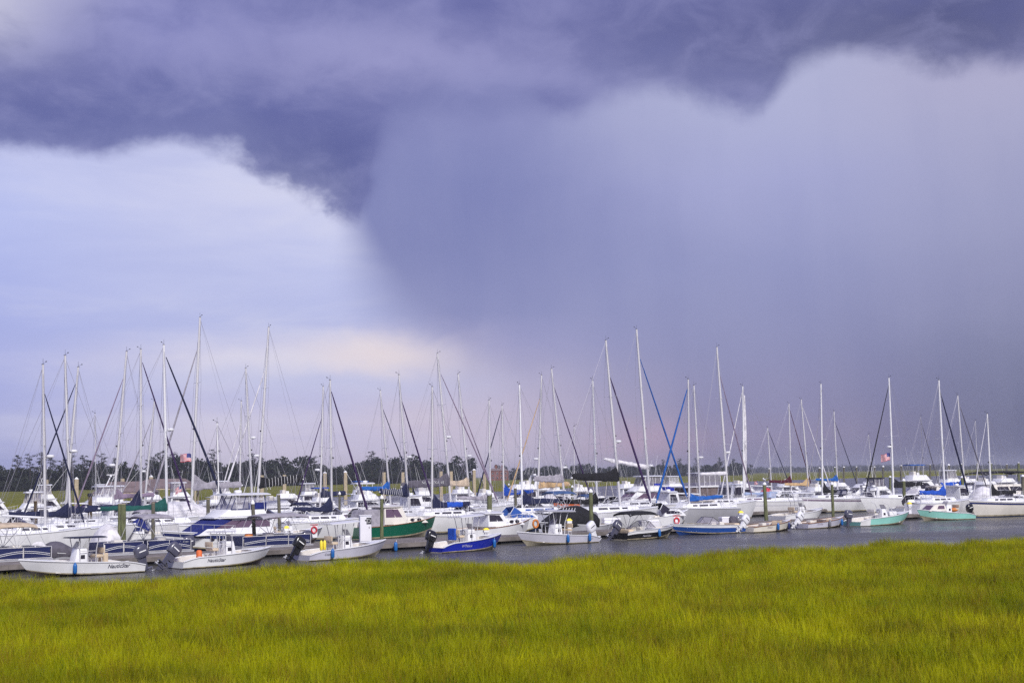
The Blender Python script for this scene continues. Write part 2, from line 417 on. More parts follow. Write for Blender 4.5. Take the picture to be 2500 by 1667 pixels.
def grass_mat(name, scale=1.0, far=False):
    m = bpy.data.materials.new(name); m.use_nodes = True; N = NT(m.node_tree); b = m.node_tree.nodes['Principled BSDF']
    g = N.n('ShaderNodeNewGeometry'); p = X(N, g.outputs['Position']); x, y, z = N.sep(p)
    a = N.noise(N.xyz(x * 0.10 * scale, y * 0.16 * scale, 0.0), 1.0, 4, 0.6)
    c = N.noise(N.xyz(x * 0.7 * scale, y * 0.5 * scale, 4.0), 1.0, 4, 0.6)
    oi = N.n('ShaderNodeObjectInfo'); rnd_ = X(N, oi.outputs['Random'])
    base = N.mix(N.smooth(a, 0.34, 0.66), (0.29, 0.315, 0.004, 1), (0.54, 0.535, 0.005, 1))
    base = N.mix(N.smooth(c, 0.48, 0.74) * 0.55, base, (0.32, 0.23, 0.012, 1))
    e = N.noise(N.xyz(x * 0.24 * scale, y * 0.55 * scale, 9.0), 1.0, 4, 0.6)
    base = N.mix(N.smooth(e, 0.48, 0.66) * 0.8, base, (0.15, 0.135, 0.010, 1))
    if not far:
        base = N.mix(N.smooth(rnd_, 0.74, 1.0) * 0.75, base, (0.27, 0.16, 0.020, 1))
        base = N.mix(N.smooth(rnd_, 0.26, 0.0) * 0.75, base, (0.12, 0.19, 0.008, 1))
    N.link(base.s, b.inputs['Base Color']); b.inputs['Roughness'].default_value = 0.65; b.inputs['Specular IOR Level'].default_value = 0.15
    o = m.node_tree.nodes['Material Output']
    if far:
        base = N.mix(0.8, base, (0.10, 0.10, 0.010, 1)); N.link(base.s, b.inputs['Base Color'])
        f = N.noise(N.xyz(x * 0.9, y * 0.35, 0.0), 1.0, 6, 0.7)
        bp = N.n('ShaderNodeBump'); bp.inputs['Strength'].default_value = 1.0; bp.inputs['Distance'].default_value = 0.6
        N.link(f.s, bp.inputs['Height']); N.link(bp.outputs[0], b.inputs['Normal'])
        return m
    tr = N.n('ShaderNodeBsdfTranslucent'); N.link(base.s, tr.inputs[0])
    mx = N.n('ShaderNodeMixShader'); mx.inputs[0].default_value = 0.40
    N.link(b.outputs[0], mx.inputs[1]); N.link(tr.outputs[0], mx.inputs[2]); N.link(mx.outputs[0], o.inputs[0])
    return m
GM = grass_mat('cordgrass')
def clump(seed, n=58, h=1.12, spread=0.26):
    r = random.Random(seed); mb = MB()
    for i in range(n):
        a = r.uniform(0, 2 * PI); d = spread * math.sqrt(r.random())
        x, y = d * math.cos(a), d * math.sin(a)
        hh = h * r.uniform(0.62, 1.12); w = r.uniform(0.005, 0.010)
        la = r.uniform(0, 2 * PI); lean = r.uniform(0.03, 0.24) * hh
        lx, ly = math.cos(la) * lean + 0.05, math.sin(la) * lean
        wa = r.uniform(0, PI); wx, wy = math.cos(wa) * w, math.sin(wa) * w
        P = [(x, y, 0), (x + lx * 0.22, y + ly * 0.22, hh * 0.5), (x + lx * 0.6, y + ly * 0.6, hh * 0.82), (x + lx * 1.1, y + ly * 1.1, hh)]
        vs = []
        for k, q in enumerate(P[:3]):
            s = (1, 0.9, 0.6)[k]; vs += [(q[0] - wx * s, q[1] - wy * s, q[2]), (q[0] + wx * s, q[1] + wy * s, q[2])]
        vs.append(P[3])
        mb.add(vs, [(0, 1, 3, 2), (2, 3, 5, 4), (4, 5, 6)])
    return mb.mesh('cordgrass_clump', GM)
def build_grass():
    objs = [bpy.data.objects.new('cordgrass_clump', clump(40 + k)) for k in range(7)]
    coll = bpy.data.collections.new('cordgrass_clumps')
    for o in objs: coll.objects.link(o)
    # the sheet the grass grows on: nearest to the water first
    mb = MB(); rows = []
    for p in NE:
        u = p.x / p.y; r = []
        for k in range(15):
            Y = p.y + (18.0 - p.y) * k / 14
            r.append((p.x + u * (Y - p.y), Y, 0.24))
        rows.append(r)
    mb.loft(rows, caps=False, closed=False)
    o = mb.build('marsh_grass', GM); tag(o, 'dense yellow green cordgrass filling the foreground marsh', 'grass', None, 'stuff')
    ng = bpy.data.node_groups.new('grass_scatter', 'GeometryNodeTree')
    ng.interface.new_socket('Geometry', in_out='INPUT', socket_type='NodeSocketGeometry'); ng.interface.new_socket('Geometry', in_out='OUTPUT', socket_type='NodeSocketGeometry')
    n = ng.nodes; L = ng.links.new
    gi, go = n.new('NodeGroupInput'), n.new('NodeGroupOutput')
    ds = n.new('GeometryNodeDistributePointsOnFaces'); ds.inputs['Density'].default_value = 15.0; ds.inputs['Seed'].default_value = 3
    ci = n.new('GeometryNodeCollectionInfo'); ci.inputs['Collection'].default_value = coll; ci.inputs['Separate Children'].default_value = True; ci.inputs['Reset Children'].default_value = True
    ip = n.new('GeometryNodeInstanceOnPoints'); ip.inputs['Pick Instance'].default_value = True
    rv = n.new('FunctionNodeRandomValue'); rv.data_type = 'FLOAT_VECTOR'; rv.inputs[0].default_value = (-0.06, -0.06, 0); rv.inputs[1].default_value = (0.06, 0.06, 6.283)
    # height varies in patches as well as from tuft to tuft
    pos = n.new('GeometryNodeInputPosition'); nz = n.new('ShaderNodeTexNoise'); nz.inputs['Scale'].default_value = 0.22; nz.inputs['Detail'].default_value = 3
    mr = n.new('ShaderNodeMapRange'); mr.inputs[1].default_value = 0.3; mr.inputs[2].default_value = 0.7; mr.inputs[3].default_value = 0.84; mr.inputs[4].default_value = 1.07
    rs = n.new('FunctionNodeRandomValue'); rs.data_type = 'FLOAT'; rs.inputs[2].default_value = 0.84; rs.inputs[3].default_value = 1.14
    mm = n.new('ShaderNodeMath'); mm.operation = 'MULTIPLY'
    L(pos.outputs[0], nz.inputs['Vector']); L(nz.outputs[0], mr.inputs[0]); L(mr.outputs[0], mm.inputs[0]); L(rs.outputs[1], mm.inputs[1])
    L(gi.outputs[0], ds.inputs[0]); L(ds.outputs[0], ip.inputs['Points']); L(ci.outputs[0], ip.inputs['Instance'])
    L(rv.outputs[0], ip.inputs['Rotation']); L(mm.outputs[0], ip.inputs['Scale']); L(ip.outputs[0], go.inputs[0])
    md = o.modifiers.new('scatter', 'NODES'); md.node_group = ng
build_grass()

# ------------------------------------------------------------------ far marsh beyond the marina
def build_far_marsh():
    near = [(-400, 1250), (0, 1242), (280, 1240), (430, 1224), (600, 1214), (880, 1211), (1050, 1206), (1350, 1193), (1600, 1179), (1850, 1174), (2100, 1166), (2300, 1161), (2500, 1157), (2900, 1150)]
    mb = MB(); rows = []
    for i in range(len(near) - 1):
        (a, b), (c, d) = near[i], near[i + 1]
        for k in range(14):
            f = k / 14; px = a + (c - a) * f; py = b + (d - b) * f
            p = at(px, py, 0); u = p.x / p.y; r = [(p.x, p.y - 3, -0.3), (p.x, p.y, 0.85)]
            for j in range(1, 40):
                Y = p.y * (4200 / p.y) ** ((j / 39) ** 1.3)
                r.append((u * Y + p.x - u * p.y, Y, 0.95 + 0.30 * noise.noise(Vector((u * Y * 0.11, Y * 0.035, 5))) + rnd.uniform(-0.08, 0.08)))
            rows.append(r)
    mb.loft(rows, caps=False, closed=False)
    o = mb.build('far_marsh', grass_mat('far_cordgrass', 0.12, True), smooth=70); tag(o, 'band of yellow green marsh beyond the marina', None, None, 'structure')
build_far_marsh()

# ------------------------------------------------------------------ woods on the far shore
LEAF = mat('leaf', (0.020, 0.031, 0.014), rough=0.7, var=0.65, vscale=0.22, trans=0.15)
NEEDLE = mat('needle', (0.017, 0.026, 0.015), rough=0.7, var=0.5, vscale=0.4, trans=0.1)
BARK = mat('bark', (0.045, 0.036, 0.030), rough=0.95, var=0.4)
def leafcloud(mb, c, r, n, size, rg):
    for _ in range(n):
        d = Vector((rg.gauss(0, 1), rg.gauss(0, 1), rg.gauss(0, 1))); d.normalize(); q = rg.random() ** 0.4
        p = Vector((c[0] + d.x * r[0] * q, c[1] + d.y * r[1] * q, c[2] + d.z * r[2] * q))
        a = Vector((rg.gauss(0, 1), rg.gauss(0, 1), rg.gauss(0, 0.7))).normalized(); b = a.cross(Vector((rg.gauss(0, 1), rg.gauss(0, 1), rg.gauss(0, 1)))).normalized()
        s = size * rg.uniform(0.5, 1.1)
        mb.add([p + a * s, p + b * s * 0.7, p - a * s * 0.8, p - b * s * 0.7], [(0, 1, 2, 3)])
def oak(seed, h=13):
    rg = random.Random(seed); tr = MB(); cr = MB()
    tr.tube([(0, 0, -0.5), (rg.uniform(-.3, .3), 0, h * 0.25), (rg.uniform(-.6, .6), rg.uniform(-.4, .4), h * 0.5)], [0.45, 0.36, 0.22], 6)
    for k in range(rg.randint(17, 21)):
        a = rg.uniform(0, 2 * PI); d = rg.uniform(0.1, 1) ** 0.6 * h * 0.42; zz = h * rg.uniform(0.12, 0.88) - d * 0.25
        c = (d * math.cos(a), d * math.sin(a), max(h * 0.10, zz)); rr = h * rg.uniform(0.10, 0.19)
        tr.tube([(0, 0, h * 0.32), (c[0] * 0.5, c[1] * 0.5, (h * 0.32 + c[2]) / 2 + 0.4), c], [0.18, 0.12, 0.05], 4)
        leafcloud(cr, c, (rr * 1.25, rr * 1.25, rr * 0.85), 60, h * 0.052, rg)
    return tr.mesh('trunk', BARK), cr.mesh('crown', LEAF)
def pine(seed, h=23):
    rg = random.Random(seed); tr = MB(); cr = MB()
    bx, by = rg.uniform(-1, 1), rg.uniform(-1, 1)
    tr.tube([(0, 0, -0.5), (bx * 0.4, by * 0.4, h * 0.5), (bx, by, h * 0.96)], [0.38, 0.28, 0.10], 6)
    k = rg.randint(15, 20)
    for i in range(k):
        f = 0.55 + 0.45 * i / (k - 1); a = rg.uniform(0, 2 * PI); d = rg.uniform(0.8, 3.6) * (1.25 - f * 0.75) * 1.5
        c = (bx * f + d * math.cos(a), by * f + d * math.sin(a), h * f + rg.uniform(-0.4, 0.4))
        tr.tube([(bx * f, by * f, h * f - 0.6), c], [0.10, 0.04], 4)
        rr = rg.uniform(0.8, 1.8)
        leafcloud(cr, c, (rr * 1.3, rr * 1.3, rr * 0.55), 40, 0.42, rg)
    return tr.mesh('trunk', BARK), cr.mesh('crown', NEEDLE)
OAKS = [oak(100 + k) for k in range(7)]; PINES = [pine(200 + k) for k in range(6)]
def put_tree(name, mesh, loc, s, rz, label, cat, group):
    r = empty(name, loc, rz, label, cat, group); r.scale = (s, s, s)
    for nm, me in zip(('trunk', 'crown'), mesh):
        o = bpy.data.objects.new(nm, me); C.objects.link(o); o.parent = r
    return r
def Ytree(px):
    return 830 + max(0, px) * 0.22 if px < 1140 else (1420 if px < 1490 else 1720)
def build_trees():
    px = -60.0; k = 0
    while px < 1830:
        if 1138 < px < 1246 and rnd.random() < 0.75: px += 12; continue
        Y = Ytree(px) * rnd.uniform(0.98, 1.09)
        top = 1.0
        if px < 200: top = rnd.uniform(0.95, 1.2)
        elif px < 420: top = rnd.uniform(1.0, 1.25)
        elif px < 700: top = rnd.uniform(1.1, 1.45)
        elif px < 1140: top = rnd.uniform(0.95, 1.5)
        elif px < 1500: top = rnd.uniform(0.75, 1.05)
        else: top = rnd.uniform(0.9, 1.25)
        p = atY(px, 1180, Y); top *= 1.12 * rnd.uniform(0.78, 1.18)
        put_tree('oak_tree', OAKS[k % 7], (p.x, Y, 0.8), top, rnd.uniform(0, 6.28), 'dark broadleaf tree in the wood along the far shore', 'tree', 'broadleaf trees of the far wood')
        k += 1; px += rnd.uniform(8, 14) if px < 1140 else rnd.uniform(7, 12)
    # a second, lower rank closes the foot of the wood
    px = -60.0
    while px < 1820:
        if not 1150 < px < 1240:
            Y = Ytree(px) * 0.965; p = atY(px, 1180, Y)
            put_tree('shrub_tree', OAKS[k % 7], (p.x, Y, 0.6), rnd.uniform(0.42, 0.7), rnd.uniform(0, 6.28), 'low bushy tree at the foot of the far wood', 'tree', 'low trees at the foot of the far wood')
        k += 1; px += rnd.uniform(9, 16)
    tall = [(42, 1112, 'slim pine at the left end of the wood, above the hazy sedan cruiser'), (75, 1110, 'second pine from the left above the wood'), (100, 1106, 'broad pine left of the first tall mast'), (122, 1115, 'pine with layered crown just right of the first tall mast'),
            (155, 1120, 'low ragged pine between the crossed furled sails'), (176, 1112, 'pine behind the pair of masts at left'), (203, 1112, 'round topped pine above the trawler radar'), (247, 1109, 'tall bare stemmed pine over the brown roofed pavilion'),
            (282, 1119, 'narrow pine behind the leaning mast with the wine red furled sail'), (372, 1116, 'small pine left of the white mast by the flag'), (395, 1100, 'tall pine directly behind the white mast left of the flag'), (425, 1106, 'bushy pine just left of the flag'),
            (450, 1122, 'pine standing behind the American flag'), (524, 1099, 'tall spreading pine behind the thin white antenna mast'), (618, 1108, 'pine between the two tallest masts of the left half'), (636, 1116, 'pine peeping right of the tallest mast pair'),
            (745, 1112, 'pine with a tufted head left of the twin masts'), (768, 1115, 'second tufted pine beside the twin masts'), (908, 1102, 'lone umbrella shaped pine rising clear of the wood'), (1120, 1136, 'round crowned tree left of the concrete posts'),
            (1345, 1137, 'flat topped pine over the orange tan sail cover'), (1412, 1132, 'wide umbrella pine right of the navy furled sail'), (1440, 1131, 'pine behind the mast with the black boom cover'), (1620, 1122, 'pine left of the crossed blue furled sails'),
            (1660, 1119, 'pine right of the crossed blue furled sails'), (1700, 1118, 'pine behind the thin twin masts'), (1755, 1117, 'open crowned pine near the right end of the wood'), (1790, 1120, 'last tall pine at the right end of the wood')]
    for i, (px, ytop, lab) in enumerate(tall):
        Y = Ytree(px) * 0.985; p = atY(px, ytop, Y); h = p.z - 0.8
        put_tree('pine_tree', PINES[i % 6], (p.x, Y, 0.8), h / 23.0, rnd.uniform(0, 6.28), lab, 'tree', 'tall pines over the far wood')
    # hazy far shore at the right, too far to pick trees apart
    mb = MB(); rg = random.Random(5); px = 1760
    while px < 2750:
        Y = 3600 + rg.uniform(-150, 250); p = atY(px, 1150, Y); h = rg.uniform(9, 14) if px > 2150 else rg.uniform(12, 17)
        leafcloud(mb, (p.x, Y, h * 0.45), (9, 9, h * 0.55), 60, 2.4, rg); px += rg.uniform(3, 5)
    o = mb.build('far_wood', LEAF); tag(o, 'hazy blue line of far woods on the horizon at right', 'woods', None, 'stuff')
    mb = MB(); px = 1500; rg = random.Random(6)
    while px < 2300:
        Y = 5400 + rg.uniform(-200, 200); p = atY(px, 1150, Y); h = rg.uniform(18, 26)
        leafcloud(mb, (p.x, Y, h * 0.5), (16, 12, h * 0.5), 46, 4.5, rg); px += rg.uniform(4, 7)
    o = mb.build('far_wood', LEAF); tag(o, 'palest strip of woods behind the blue far shore', 'woods', None, 'stuff')
build_trees()

# ------------------------------------------------------------------ far buildings
def window(parent, c, w, h, n=(0, -1, 0), frame='whitealu'):
    fr = MB().box(c, (w + 0.16, 0.10, h + 0.16)).build('window', M[frame], parent)
    MB().box((c[0], c[1] - 0.055, c[2]), (w, 0.03, h)).build('pane', M['glass'], fr)
def build_brick_house():
    p = atY(1218, 1165, 1330); r = empty('brick_house', (p.x, 1330, 0.8), 0.12, 'old red brick house with two square chimneys beyond the marsh', 'house')
    MB().box((0, 0, 4.6), (17, 9, 9.2)).build('wall', M['brick'], r)
    mb = MB(); mb.loft([[(-8.8, -4.9, 9.2), (8.8, -4.9, 9.2), (8.8, 4.9, 9.2), (-8.8, 4.9, 9.2)], [(-6, -1.2, 11.4), (6, -1.2, 11.4), (6, 1.2, 11.4), (-6, 1.2, 11.4)]]); rf = mb.build('roof', M['shingle'], r)
    for x in (-2.6, 3.6): MB().box((x, 0, 12.0), (2.2, 1.5, 4.6)).build('chimney', M['brick'], rf)
    for x in (-6, -2, 2, 6):
        for z in (2.6, 6.6): window(r, (x, -4.56, z), 1.2, 1.9)
build_brick_house()
def pavilion(px, Y, w, d, zt, zr, label, rz=0.15):
    p = atY(px, 1190, Y); r = empty('dock_pavilion', (p.x, Y, 0.0), rz, label, 'pavilion')
    mb = MB(); mb.loft([[(-w / 2, -d / 2, zt), (w / 2, -d / 2, zt), (w / 2, d / 2, zt), (-w / 2, d / 2, zt)], [(-w * 0.28, -0.15, zr), (w * 0.28, -0.15, zr), (w * 0.28, 0.15, zr), (-w * 0.28, 0.15, zr)]]); mb.build('roof', M['shingle'], r)
    MB().box((0, 0, zt - 0.13), (w * 0.97, d * 0.97, 0.24)).build('fascia_board', M['sand'], r)
    for sx in (-1, -0.33, 0.33, 1):
        for sy in (-1, 1): MB().box((sx * w * 0.45, sy * d * 0.43, (zt - 0.25) / 2 - 0.4), (0.25, 0.25, zt + 0.55)).build('post', M['concrete'], r)
    MB().box((0, 0, 0.6), (w, d, 0.3)).build('floor_deck', M['plankgrey'], r)
pavilion(308, 205, 8.5, 6, 3.6, 5.15, 'hip roofed pavilion on piles right of the white trawler', 0.1)
pavilion(405, 235, 11, 7, 4.0, 5.5, 'low grey roofed pavilion behind the white mast, partly hidden')
# ------------------------------------------------------------------ boat building kit
def text_mesh(s, size, shear=0.0, ext=0.004, bold=0.0):
    cu = bpy.data.curves.new('lettering', 'FONT'); cu.body = s; cu.size = size; cu.shear = shear; cu.extrude = ext; cu.offset = bold; cu.align_x = 'CENTER'; cu.resolution_u = 2
    o = bpy.data.objects.new('lettering', cu); C.objects.link(o)
    dg = bpy.context.evaluated_depsgraph_get(); me = bpy.data.meshes.new_from_object(o.evaluated_get(dg))
    C.objects.unlink(o); bpy.data.objects.remove(o); bpy.data.curves.remove(cu)
    return me
def lerp(a, b, f): return a + (b - a) * f
DOCK_HD = 42.0
def place(pa, pb, wl, hd, Y=None):
    """stern and bow photo columns, waterline row (or distance) and heading -> centre and length"""
    c = at((pa + pb) / 2, wl) if Y is None else atY((pa + pb) / 2, 1200, Y)
    d = Vector((math.cos(R_(hd)), math.sin(R_(hd)))); s = []
    for p in (pa, pb):
        r = ray(p, wl); u = r.x / r.y; s.append((u * c.y - c.x) / (d.x - u * d.y))
    L = abs(s[1] - s[0]); m = (s[0] + s[1]) / 2
    return Vector((c.x + d.x * m, c.y + d.y * m, 0)), L

class Boat:
    def __init__(b, name, label, cat, loc, hd, L, B=None, group=None):
        b.L, b.B = L, B or max(1.9, L * 0.30 + 0.25)
        b.root = empty(name, (loc[0], loc[1], 0), R_(hd), label, cat, group)
    def w(b, p):
        """boat to world"""
        return Matrix.Translation(b.root.location) @ Matrix.Rotation(b.root.rotation_euler.z, 4, 'Z') @ Vector(p)
    def X(b, t): return (t - 0.5) * b.L
    # ---- hull
    def hull(b, fs, fb, dr=0.4, mat_='white', bot='bottom', style='power', dip=0.0, rake=None, sternw=0.92, full=2.4, tr=0.0, rail='whitealu', stripes=(), ns=18, boot=0.06, cfl=0.40):
        L, B = b.L, b.B; rows = []
        rake = L * 0.10 if rake is None else rake
        for i in range(ns + 1):
            t = i / ns
            hb = B / 2 * (sternw + (1 - sternw) * math.sin(t / 0.4 * PI / 2)) if t < 0.4 else B / 2 * (1 - ((t - 0.4) / 0.6) ** full)
            hb = max(hb, 0.015)
            sz = fs + (fb - fs) * t ** 1.7 - dip * max(0.0, 1 - t / 0.18) ** 1.6
            kz = -dr + (dr - 0.12) * max(0.0, (t - 0.66) / 0.34) ** 2
            if style == 'power':
                cf = 0.90 - cfl * t ** 3; cz = 0.05 + 0.36 * fb * t ** 3.4
                P = [(0, kz), (hb * cf, cz), (hb * lerp(cf, 1, 0.40), lerp(cz, sz, 0.42)), (hb * lerp(cf, 1, 0.74), lerp(cz, sz, 0.76)), (hb, sz)]
            else:
                zs = [kz, kz * 0.55, boot * 2, lerp(boot * 2, sz, 0.3), lerp(boot * 2, sz, 0.6), lerp(boot * 2, sz, 0.85), sz]
                P = [(hb * min(1.0, max(0.0, (z - kz) / (sz - kz))) ** 0.36, z) for z in zs]
            row = []
            for y, z in P:
                f = (z - kz) / max(0.01, sz - kz)
                x = (t - 0.5) * L - rake * (1 - f) ** 1.3 * max(0.0, (t - 0.55) / 0.45) ** 2 + tr * f * max(0.0, 1 - t / 0.15)
                row.append((x, y, z))
            rows.append(row)
        b.rows, b.ns = rows, ns; k = 1 if style == 'power' else 2; b.k = k
        side, bt = MB(), MB()
        for s in (1, -1):
            R = [[(x, y * s, z) for x, y, z in r] for r in rows]
            if s < 0: R = [list(reversed(r)) for r in R]
            n = len(R[0])
            side.loft([r[k:] if s > 0 else r[:n - k] for r in R], False, False); bt.loft([r[:k + 1] if s > 0 else r[n - k - 1:] for r in R], False, False)
        r0 = rows[0]; tp = [(x, y, z) for x, y, z in r0[k:]] + [(x, -y, z) for x, y, z in reversed(r0[k:])]
        side.add(tp, [tuple(range(len(tp)))]); tb = [(x, y, z) for x, y, z in r0[:k + 1]] + [(x, -y, z) for x, y, z in reversed(r0[1:k + 1])]; bt.add(tb, [tuple(range(len(tb)))])
        b.hullo = side.build('hull', M[mat_], b.root, 40); bt.build('hull_bottom', M[bot], b.root, 40)
        rr = MB()
        for s in (1, -1): rr.tube([(r[-1][0], (r[-1][1] + 0.005) * s, r[-1][2]) for r in rows], 0.032, 5)
        rr.build('rub_rail', M[rail], b.root, 60)
        for nm, f0, f1, mt in stripes: b.strip(f0, f1, mt, nm)
        b.strip(0.0, 0.09, 'stain', 'waterline_stain', off=0.008)
        return b
    def yz(b, row, f):
        """point on the topsides at height fraction f"""
        P = row[b.k:]; z = lerp(P[0][2], P[-1][2], f)
        for i in range(len(P) - 1):
            if P[i + 1][2] >= z - 1e-6:
                g = (z - P[i][2]) / max(1e-6, P[i + 1][2] - P[i][2]); return tuple(lerp(P[i][q], P[i + 1][q], g) for q in range(3))
        return P[-1]
    def strip(b, f0, f1, mt, nm='stripe', t0=0.0, t1=1.0, off=0.012):
        mb = MB(); rows = [r for i, r in enumerate(b.rows) if t0 - 1e-6 <= i / b.ns <= t1 + 1e-6]
        for s in (1, -1):
            mb.loft([[(p[0], (p[1] + off) * s, p[2]) for p in (b.yz(r, lerp(f0, f1, q / 3)) for q in range(4))] for r in rows], False, False)
        mb.build(nm, M[mt], b.root, 40)
    def sheer(b, t):
        f = t * b.ns; i = min(int(f), b.ns - 1); g = f - i; A, B_ = b.rows[i][-1], b.rows[i + 1][-1]
        return tuple(lerp(A[q], B_[q], g) for q in range(3))
    def hully(b, x, z):
        best = 0.1
        for i in range(b.ns):
            A, B_ = b.rows[i], b.rows[i + 1]
            def yx(r):
                P = r[b.k:]
                for q in range(len(P) - 1):
                    if P[q][2] <= z <= P[q + 1][2] + 1e-9:
                        g = (z - P[q][2]) / max(1e-6, P[q + 1][2] - P[q][2]); return lerp(P[q][0], P[q + 1][0], g), lerp(P[q][1], P[q + 1][1], g)
                return (P[-1][0], P[-1][1]) if z > P[-1][2] else (P[0][0], P[0][1])
            a, c = yx(A), yx(B_)
            if a[0] <= x <= c[0]: return lerp(a[1], c[1], (x - a[0]) / max(1e-6, c[0] - a[0]))
        return best
    def lettering(b, s, t, f, size, mt='ink', side=-1, shear=0.25, bold=0.0):
        me = text_mesh(s, size, shear, 0.0, bold); x0 = b.X(t)
        p = b.yz(b.rows[int(t * b.ns)], f); z0 = p[2]
        d = 1 if side < 0 else -1                       # starboard reads stern to bow, port bow to stern
        for v in me.vertices:
            x, z = x0 + d * v.co.x, z0 + v.co.y; v.co = (x, side * (b.hully(x, z) + 0.014), z)
        me.materials.clear(); me.materials.append(M[mt]); o = bpy.data.objects.new('lettering', me); C.objects.link(o); o.parent = b.root; return o
    def deck(b, mt='white', t0=0.0, t1=1.0, drop=0.0, camber=0.06, inset=0.02, name='deck'):
        mb = MB(); R = []
        n = max(6, int(b.ns * (t1 - t0)))
        for i in range(n + 1):
            x, y, z = b.sheer(lerp(t0, t1, i / n)); y = max(0.004, y - inset); z -= drop
            R.append([(x, y * q, z + camber * (1 - q * q)) for q in (-1, -0.6, 0, 0.6, 1)])
        mb.loft(R, False, False); return mb.build(name, M[mt], b.root, 60)
    def cockpit(b, t0=0.02, t1=0.72, floor=0.22, w=0.2, mt='liner', cap='white', fore=True):
        g, li = MB(), MB(); n = 14; out, inn, bot = [], [], []
        for i in range(n + 1):
            x, y, z = b.sheer(lerp(t0, t1, i / n)); yi = max(0.03, y - w)
            out.append((x, y, z)); inn.append((x, yi, z + 0.015)); bot.append((x, max(0.02, yi - 0.04), floor))
        for s in (1, -1):
            f = lambda p: (p[0], p[1] * s, p[2])
            g.loft([[f(a), f(c)] for a, c in zip(out, inn)], False, False); li.loft([[f(a), f(c)] for a, c in zip(inn, bot)], False, False)
        li.loft([[(p[0], p[1], p[2]), (p[0], -p[1], p[2])] for p in bot], False, False)
        a, c = out[0], bot[0]; g.add([(a[0], a[1], a[2]), (a[0] + w, a[1], a[2]), (a[0] + w, -a[1], a[2]), (a[0], -a[1], a[2])], [(0, 1, 2, 3)])
        a, c = inn[-1], bot[-1]; li.add([(a[0], a[1], a[2]), (a[0], -a[1], a[2]), (c[0], -c[1], c[2]), (c[0], c[1], c[2])], [(0, 1, 2, 3)])
        g.build('gunwale', M[cap], b.root, 50); li.build('cockpit_liner', M[mt], b.root)
        if fore: b.deck(cap, t1, 1.0, 0.0, 0.05, 0.0, 'foredeck')
    # ---- superstructure
    def house(b, lo, up, mt='white', wins=(), name='cabin', bevel=0.06, parent=None):
        """lo = (x0, x1, half width, z), up = same at the top; wins = (face, u0, u1, v0, v1, material)"""
        def ring(q): return [Vector((q[0], -q[2], q[3])), Vector((q[1], -q[2] * (q[4] if len(q) > 4 else 1), q[3])), Vector((q[1], q[2] * (q[4] if len(q) > 4 else 1), q[3])), Vector((q[0], q[2], q[3]))]
        a, c = ring(lo), ring(up); mb = MB().loft([a, c]); o = mb.build(name, M[mt], parent or b.root, 45, bevel)
        faces = {'s': (a[0], a[1], c[1], c[0]), 'p': (a[2], a[3], c[3], c[2]), 'f': (a[1], a[2], c[2], c[1]), 'a': (a[3], a[0], c[0], c[3])}
        for wn in wins:
            for fc in wn[0]:
                q = faces[fc]; u0, u1, v0, v1 = wn[1:5]
                sk = wn[6] if len(wn) > 6 else 0.0      # slanted window ends
                if fc == 'p': u0, u1, sk = 1 - u1, 1 - u0, -sk
                bl = lambda u, v: (q[0] * (1 - u) + q[1] * u) * (1 - v) + (q[3] * (1 - u) + q[2] * u) * v
                P = [bl(u0, v0), bl(u1, v0), bl(u1 + sk, v1), bl(u0 + sk, v1)]
                nrm = (P[1] - P[0]).cross(P[3] - P[0]).normalized()
                m2 = MB().loft([[p - nrm * 0.02 for p in P], [p + nrm * 0.016 for p in P]]); m2.build('window', M[wn[5]], o if parent is None else b.root)
        return o
    def slab(b, x0, x1, w, z, th=0.09, mt='white', name='hardtop', crown=0.06, nose=0.75, tail=0.95, rise=0.0, parent=None):
        R = []
        for i in range(9):
            f = i / 8; x = lerp(x0, x1, f); ww = w * (nose + (1 - nose) * math.sin(min(1, (1 - f) / 0.3) * PI / 2)) * (tail + (1 - tail) * math.sin(min(1, f / 0.2) * PI / 2)); zz = z + rise * f
            R.append([(x, -ww, zz), (x, ww, zz), (x, ww, zz + th * 0.6), (x, ww * 0.6, zz + th + crown * 0.7), (x, 0, zz + th + crown), (x, -ww * 0.6, zz + th + crown * 0.7), (x, -ww, zz + th * 0.6)])
        return MB().loft(R).build(name, M[mt], parent or b.root, 50)
    def posts(b, lst, r=0.03, mt='whitealu', name='post', parent=None):
        for pts in lst: MB().tube(pts, r, 6).build(name, M[mt], parent or b.root, 60)
    def enclosure(b, lo, up, mt='clear', frame='navy', divs=3, skirt=None, name='vinyl_enclosure'):
        e = b.house(lo, up, mt, (), name, 0.0)
        fr = MB()
        def P(q, u, s): return Vector((lerp(q[0], q[1], u), q[2] * s, q[3]))
        for s in (-1, 1):
            for i in range(divs + 1): fr.tube([P(lo, i / divs, s * 1.012), P(up, i / divs, s * 1.012)], 0.028, 5)
            fr.tube([P(lo, 0, s * 1.012), P(lo, 1, s * 1.012)], 0.035, 5)
        for y in (-0.4, 0.4): fr.tube([(lo[1] + 0.01, lo[2] * y, lo[3]), (up[1] + 0.01, up[2] * y, up[3])], 0.028, 5)
        fr.build('enclosure_seam', M[frame], e)
        if skirt:
            h = skirt[1]; b.house((lo[0] - 0.03, lerp(lo[0], lo[1], skirt[2]), lo[2] + 0.03, lo[3] - 0.02), (lo[0] - 0.03, lerp(lo[0], lo[1], skirt[2]), lo[2] + 0.03, lo[3] + h), skirt[0], (), 'canvas_skirt', 0.0)
